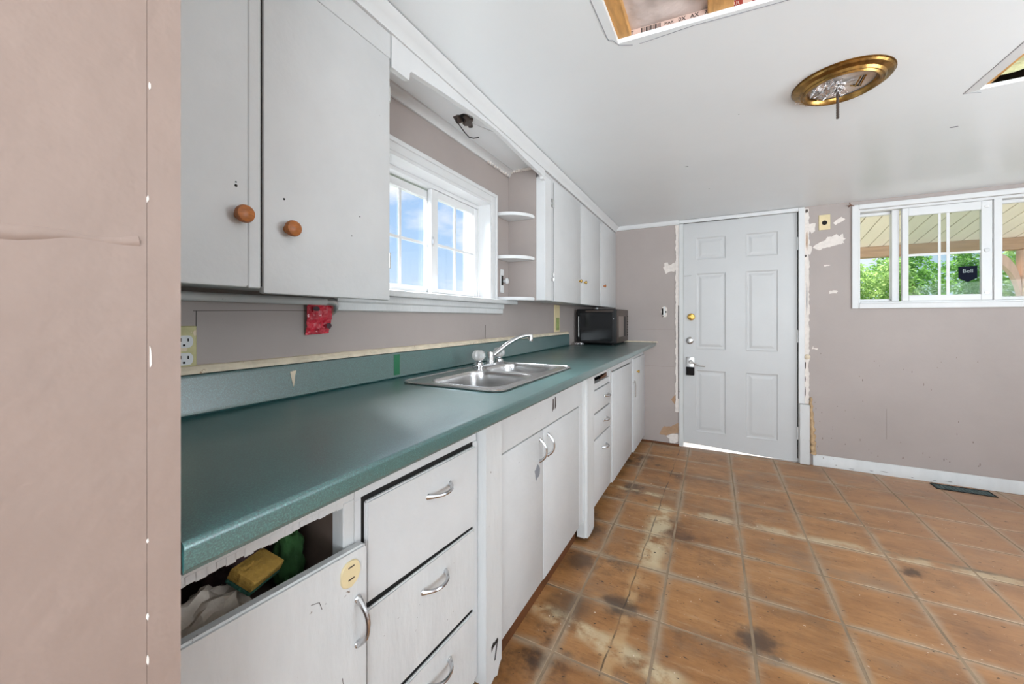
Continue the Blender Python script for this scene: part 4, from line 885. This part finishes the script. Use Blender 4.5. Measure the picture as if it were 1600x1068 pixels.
sB = sash(w2, f2, 1.206, 1.649, 1.258, 1.921, .034, .052, .058, .040, .012, .036, [(1.399, .013), (1.441, .016)], [(1.583, .016)], 'glass2')
sC = sash(w2, f2, 1.690, 2.205, 1.259, 1.92, .012, .03, .024, .022, .050, .076, [], [], 'glass')
bm = bmesh.new(); lathe(bm, [(.014, 0), (.014, .004), (.010, .007), (.001, .0075)], (1.622, YF+.0115, 1.590), (0, -1, 0), 18); part('latch', bm, 'vinyl', sB)
part('corner_pad', B(((1.612, YF+.008, 1.30), (1.632, YF+.0118, 1.312)), ((1.612, YF+.008, 1.874), (1.632, YF+.0118, 1.886)), bev=.001), 'nickel', sB)
# sticker on the inside of the pane
stk = thing('window_sticker', 'navy shield shaped sticker on the porch window pane', 'sticker', (1.537, YF+.02, 1.385))
zt, zb = 1.490, 1.408
bm = bmesh.new(); prism(bm, [(1.492, YF+.0208, zt-.003), (1.582, YF+.0208, zt), (1.582, YF+.0208, zb), (1.537, YF+.0208, 1.381), (1.492, YF+.0208, zb)], (0, .0012, 0)); part('shield', bm, 'navy', stk, smooth=0)
text('lettering', 'Bell', .036, 'sticktext', stk, Matrix.Translation((1.537, YF+.0204, 1.455)) @ Matrix.Rotation(PI/2, 4, 'X'), thin=-.0007)
# hook on the upper corner of the casing
bm = bmesh.new(); tube(bm, [(.934, YF-.017, 1.968), (.915, YF-.022, 1.975), (.895, YF-.026, 1.972)], .003, 6); tube(bm, [(.915, YF-.022, 1.975), (.905, YF-.024, 1.995)], .0025, 6); tube(bm, [(.912, YF-.02, 1.974), (.906, YF-.0005, 1.968)], .003, 6)
solo('curtain_hook', bm, 'kick', 'small rusty curtain hook at the upper corner of the porch window', 'hook')

# far wall plates
pl = thing('thermostat_plate', 'cream square wall plate with a dark round hole beside the door frame', 'wall plate', (.762, YF, 1.81))
part('plate', B(((.727, YF-.006, 1.812), (.797, YF-.0004, 1.928)), bev=.002), 'cream', pl)
bm = bmesh.new(); lathe(bm, [(.017, 0), (.016, .001), (.001, .001)], (.762, YF-.006, 1.866), (0, -1, 0), 18); part('hole', bm, 'dark', pl)
ob = thing('broken_socket', 'broken socket box with torn white plaster between counter and door', 'socket', (-.385, YF, 1.14))
bm = bmesh.new(); prism(bm, [(a, YF-.003, b) for a, b in blob_outline(-.385, 1.195, .032, .062, 16, .3, 6)], (0, .0026, 0)); part('torn_plaster', bm, 'chip', ob, smooth=0)
part('box_opening', B(((-.408, YF-.0042, 1.165), (-.394, YF-.003, 1.225)), ((-.378, YF-.0042, 1.185), (-.366, YF-.003, 1.20)), ((-.40, YF-.0042, 1.148), (-.392, YF-.003, 1.158)), bev=.0004), 'dark', ob, smooth=0)
part('strap', B(((-.392, YF-.0075, 1.16), (-.376, YF-.0031, 1.24)), bev=.001), 'nickel', ob)

# ------------------------------------------------------------------ ceiling rose of the removed lamp
MC = Vector((.419, 1.812, ZC))
md = thing('ceiling_lamp_base', 'round antique gold lamp base with a bare threaded rod on the ceiling', 'lamp', tuple(MC))
bm = bmesh.new(); lathe(bm, [(.128, .0005), (.143, .001), (.145, .006), (.140, .012), (.124, .017), (.119, .025), (.114, .024), (.110, .030), (.105, .029), (.099, .022), (.096, .012)], MC, (0, 0, -1), 48, False); part('gold_ring', bm, 'gold', md, smooth=25)
bm = bmesh.new(); lathe(bm, [(.144, .0003), (.1475, .0008), (.1475, .0035), (.144, .005)], MC, (0, 0, -1), 48, False); part('outer_rim', bm, 'goldrim', md)
bm = bmesh.new(); lathe(bm, [(.098, .008), (.05, .006), (.002, .006)], MC, (0, 0, -1), 32, False); part('centre_plate', bm, 'chip', md)
bm = bmesh.new()
for k in range(16):
    a = k*2.4; r = .012+.05*random.random(); s = .012+.012*random.random()
    box(bm, (-s, -s*.8, -.0015), (s, s*.8, .0015), 0, 1, Matrix.Translation(MC+Vector((r*math.cos(a)-.02, r*math.sin(a), -.013-.014*random.random()))) @ Matrix.Rotation(random.uniform(-.8, .8), 4, 'X') @ Matrix.Rotation(random.uniform(-.8, .8), 4, 'Y') @ Matrix.Rotation(a, 4, 'Z'))
part('crumpled_foil', bm, 'foil', md, smooth=0)
for k, (m_, o_) in enumerate((('brass', 0), ('blackm', .008), ('brass', .014))):
    bm = bmesh.new(); tube(bm, [MC+Vector((.035+o_, .03, -.008)), MC+Vector((.045+o_, .01, -.024)), MC+Vector((.04+o_, -.012, -.028)), MC+Vector((.048+o_, -.035, -.012))], .0022, 6); part('wire', bm, m_, md)
bm = bmesh.new(); rodp = [MC+Vector((-.008, .004, -.006-.0045*k)) for k in range(29)]; tube(bm, rodp, [.0050 if k % 2 else .0043 for k in range(29)], 10); part('threaded_rod', bm, 'brownp', md)
bm = bmesh.new(); lathe(bm, [(.007, 0), (.0075, .006), (.005, .010)], MC+Vector((-.008, .004, -.012)), (0, 0, -1), 8); part('nut', bm, 'nickel', md)
for k, a in enumerate((2.2, 2.6, 1.9)):
    p = MC+Vector((.134*math.cos(a), .134*math.sin(a), -.0155)); bm = bmesh.new(); prism(bm, [(p.x+u, p.y+v, p.z) for u, v in blob_outline(0, 0, .012, .008, 9, .5, k)], (0, 0, .003)); part('paint_flake', bm, 'chip', md, smooth=0)

# ------------------------------------------------------------------ floor register
vt = thing('floor_vent', 'dark rectangular floor register hole below the porch window', 'vent', (1.45, 3.62, 0))
vq = [(1.335, 3.66), (1.46, 3.668), (1.60, 3.668), (1.585, 3.592), (1.35, 3.592)]
part('frame', B(((1.325, 3.666, .0008), (1.605, 3.672, .0045)), ((1.325, 3.576, .0008), (1.605, 3.582, .0045)), ((1.325, 3.582, .0008), (1.331, 3.666, .0045)), ((1.599, 3.582, .0008), (1.605, 3.666, .0045))), 'dark', vt, smooth=0)
part('duct', B(((1.331, 3.582, .0006), (1.599, 3.666, .0016))), 'ventm', vt, smooth=0)
for k in range(13): part('louvre', B(((1.342+.0195*k, 3.586, .0017), (1.346+.0195*k, 3.662, .0042))), 'ventm', vt, smooth=0)

# ------------------------------------------------------------------ windows put in out of view to carry the fill lamps
w3 = thing('window_3', 'unseen window put in the right wall for daylight', 'window', (2.72, 1.2, .75), kind='structure')
part('frame', B(((2.69, .35, .75), (2.80, .39, 1.85)), ((2.69, 2.01, .75), (2.80, 2.05, 1.85)), ((2.69, .39, .75), (2.80, 2.01, .79)), ((2.69, .39, 1.81), (2.80, 2.01, 1.85))), 'trim', w3)
w4 = thing('window_4', 'wide unseen window put in behind the camera for daylight', 'window', (.9, -2.2, .35), kind='structure')
part('frame', B(((-.2, -2.29, .35), (-.16, -2.17, 1.95)), ((1.96, -2.29, .35), (2.0, -2.17, 1.95)), ((-.16, -2.29, .35), (1.96, -2.17, .39)), ((-.16, -2.29, 1.91), (1.96, -2.17, 1.95))), 'trim', w4)

# ------------------------------------------------------------------ porch and garden
ground = solo('lawn', B(((-30, YF+.125, -.6), (40, 60, -.45))), 'grass', 'green lawn beyond the porch', 'lawn', kind='structure', smooth=0)
solo('porch_floor', B(((-3, YF+.125, -.2), (8, 6.3, -.03))), 'deck', 'pale concrete porch floor outside the entry door', 'floor', kind='structure', smooth=0)
pr_ = thing('porch_roof', 'cream panelled porch ceiling sloping down to a wooden beam', 'porch roof', (2.5, 5, 2.0), kind='structure')
zs = lambda y: 1.985+(6.0-y)*.207
for k in range(54):
    x = -1.6+.13*k
    bm = bmesh.new(); prism(bm, [(x, YF+.125, zs(YF+.125)), (x+.120, YF+.125, zs(YF+.125)), (x+.120, 6.02, zs(6.02)), (x, 6.02, zs(6.02))], (0, 0, .012)); part('soffit_panel', bm, 'soffit', pr_, smooth=0)
bm = bmesh.new(); prism(bm, [(-1.7, YF+.125, zs(YF+.125)+.0125), (5.5, YF+.125, zs(YF+.125)+.0125), (5.5, 6.3, zs(6.3)+.0125), (-1.7, 6.3, zs(6.3)+.0125)], (0, 0, .03)); part('roof_deck', bm, 'soffitgap', pr_, smooth=0)
part('beam', B(((-1.6, 6.0, 1.86), (5.4, 6.14, 1.984)), bev=.004), 'beam', pr_)
def porch_post(x, lab):
    p = thing('porch_post', lab, 'post', (x, 6.07, -.03), group='porch posts')
    part('shaft', B(((x-.065, 6.005, -.03), (x+.065, 6.135, 1.8595)), bev=.006), 'post', p)
    bm = bmesh.new(); n = 10
    for s in (-1,):
        outer = []; inner = []
        for k in range(n+1):
            a = PI/2*k/n
            outer.append((x+s*(.066+.20-.20*math.cos(a)), 6.03, 1.42+.42*math.sin(a))); inner.append((x+s*(.066+.22-.22*math.cos(a)), 6.03, 1.26+.50*math.sin(a)))
        R1_ = [bm.verts.new((p_[0], 6.03, p_[2])) for p_ in outer]; R2_ = [bm.verts.new((p_[0]-.0, 6.03, p_[2]-.02)) for p_ in inner]
        fs = [bm.faces.new((R1_[k], R1_[k+1], R2_[k+1], R2_[k])) for k in range(n)]
        r = bmesh.ops.extrude_face_region(bm, geom=fs); bmesh.ops.translate(bm, verts=[e for e in r['geom'] if isinstance(e, bmesh.types.BMVert)], vec=(0, .08, 0))
    part('curved_brace', bm, 'post', p)
porch_post(2.94, 'wooden porch post with curved brace seen through the right pane')
porch_post(5.2, 'wooden porch post far right outside the window')
# shrubs beyond the porch: leaves on stems
def shrub(cx, cy, rx, ry, zt_, lab, seed, m, nleaf):
    rnd = random.Random(seed); t = thing('garden_shrub', lab, 'shrub', (cx, cy, -.45), group='garden shrubs beyond the porch')
    bm = bmesh.new()
    for k in range(7):
        a = rnd.random()*6.28; tube(bm, [(cx+.05*math.cos(a), cy+.05*math.sin(a), -.45), (cx+.3*rx*math.cos(a), cy+.3*ry*math.sin(a), .4), (cx+.7*rx*math.cos(a), cy+.7*ry*math.sin(a), zt_*.8)], [.03, .02, .006], 6)
    part('stems', bm, 'kick', t)
    vs, fs = [], []; w = WM[t.name].to_translation()
    H_ = zt_+.45
    for k in range(nleaf):
        th = rnd.random()*6.283; u = rnd.random()
        f = .55+.45*rnd.random()**.5; zz = u
        sh = math.sin(PI*min(1, .18+.82*(1-zz)))**.55 if zz > .35 else 1
        lump = 1+.18*math.sin(th*3+seed)+.12*math.sin(zz*11+th*2)
        p = Vector((rx*f*sh*lump*math.cos(th), ry*f*sh*lump*math.sin(th), H_*zz*(1+.05*math.sin(th*5))))
        q = Matrix.Rotation(rnd.random()*6.28, 3, 'Z') @ Matrix.Rotation(rnd.uniform(-1.0, .5), 3, 'X') @ Matrix.Rotation(rnd.uniform(-.6, .6), 3, 'Y')
        L_ = rnd.uniform(.05, .10); w_ = L_*.42; i0 = len(vs)
        for l in ((0, 0, 0), (-w_/2, L_*.45, .01), (0, L_, -.012), (w_/2, L_*.45, .01)): vs.append(p+q @ Vector(l))
        fs += [(i0, i0+1, i0+2), (i0, i0+2, i0+3)]
    me = bpy.data.meshes.new('leaves'); me.from_pydata([tuple(v) for v in vs], [], fs); me.materials.append(M[m])
    o = bpy.data.objects.new('leaves', me); COL.objects.link(o); o.parent = t; o['kind'] = 'stuff'
for k, (cx, cy, rx, ry, zt_, m, lab) in enumerate([
    (2.05, 7.7, .62, .5, 1.92, 'leaf2', 'bright green leafy shrub seen through the left pane'),
    (3.2, 8.9, .8, .55, 2.15, 'leaf', 'dense green shrub seen behind the window grid'),
    (3.95, 7.5, .6, .5, 2.05, 'leaf2', 'bright green shrub behind the wooden porch post'),
    (1.1, 9.0, .6, .55, 1.9, 'leaf', 'dark green shrub at the left end of the garden hedge')]):
    shrub(cx, cy, rx, ry, zt_, lab, k+11, m, 15000)
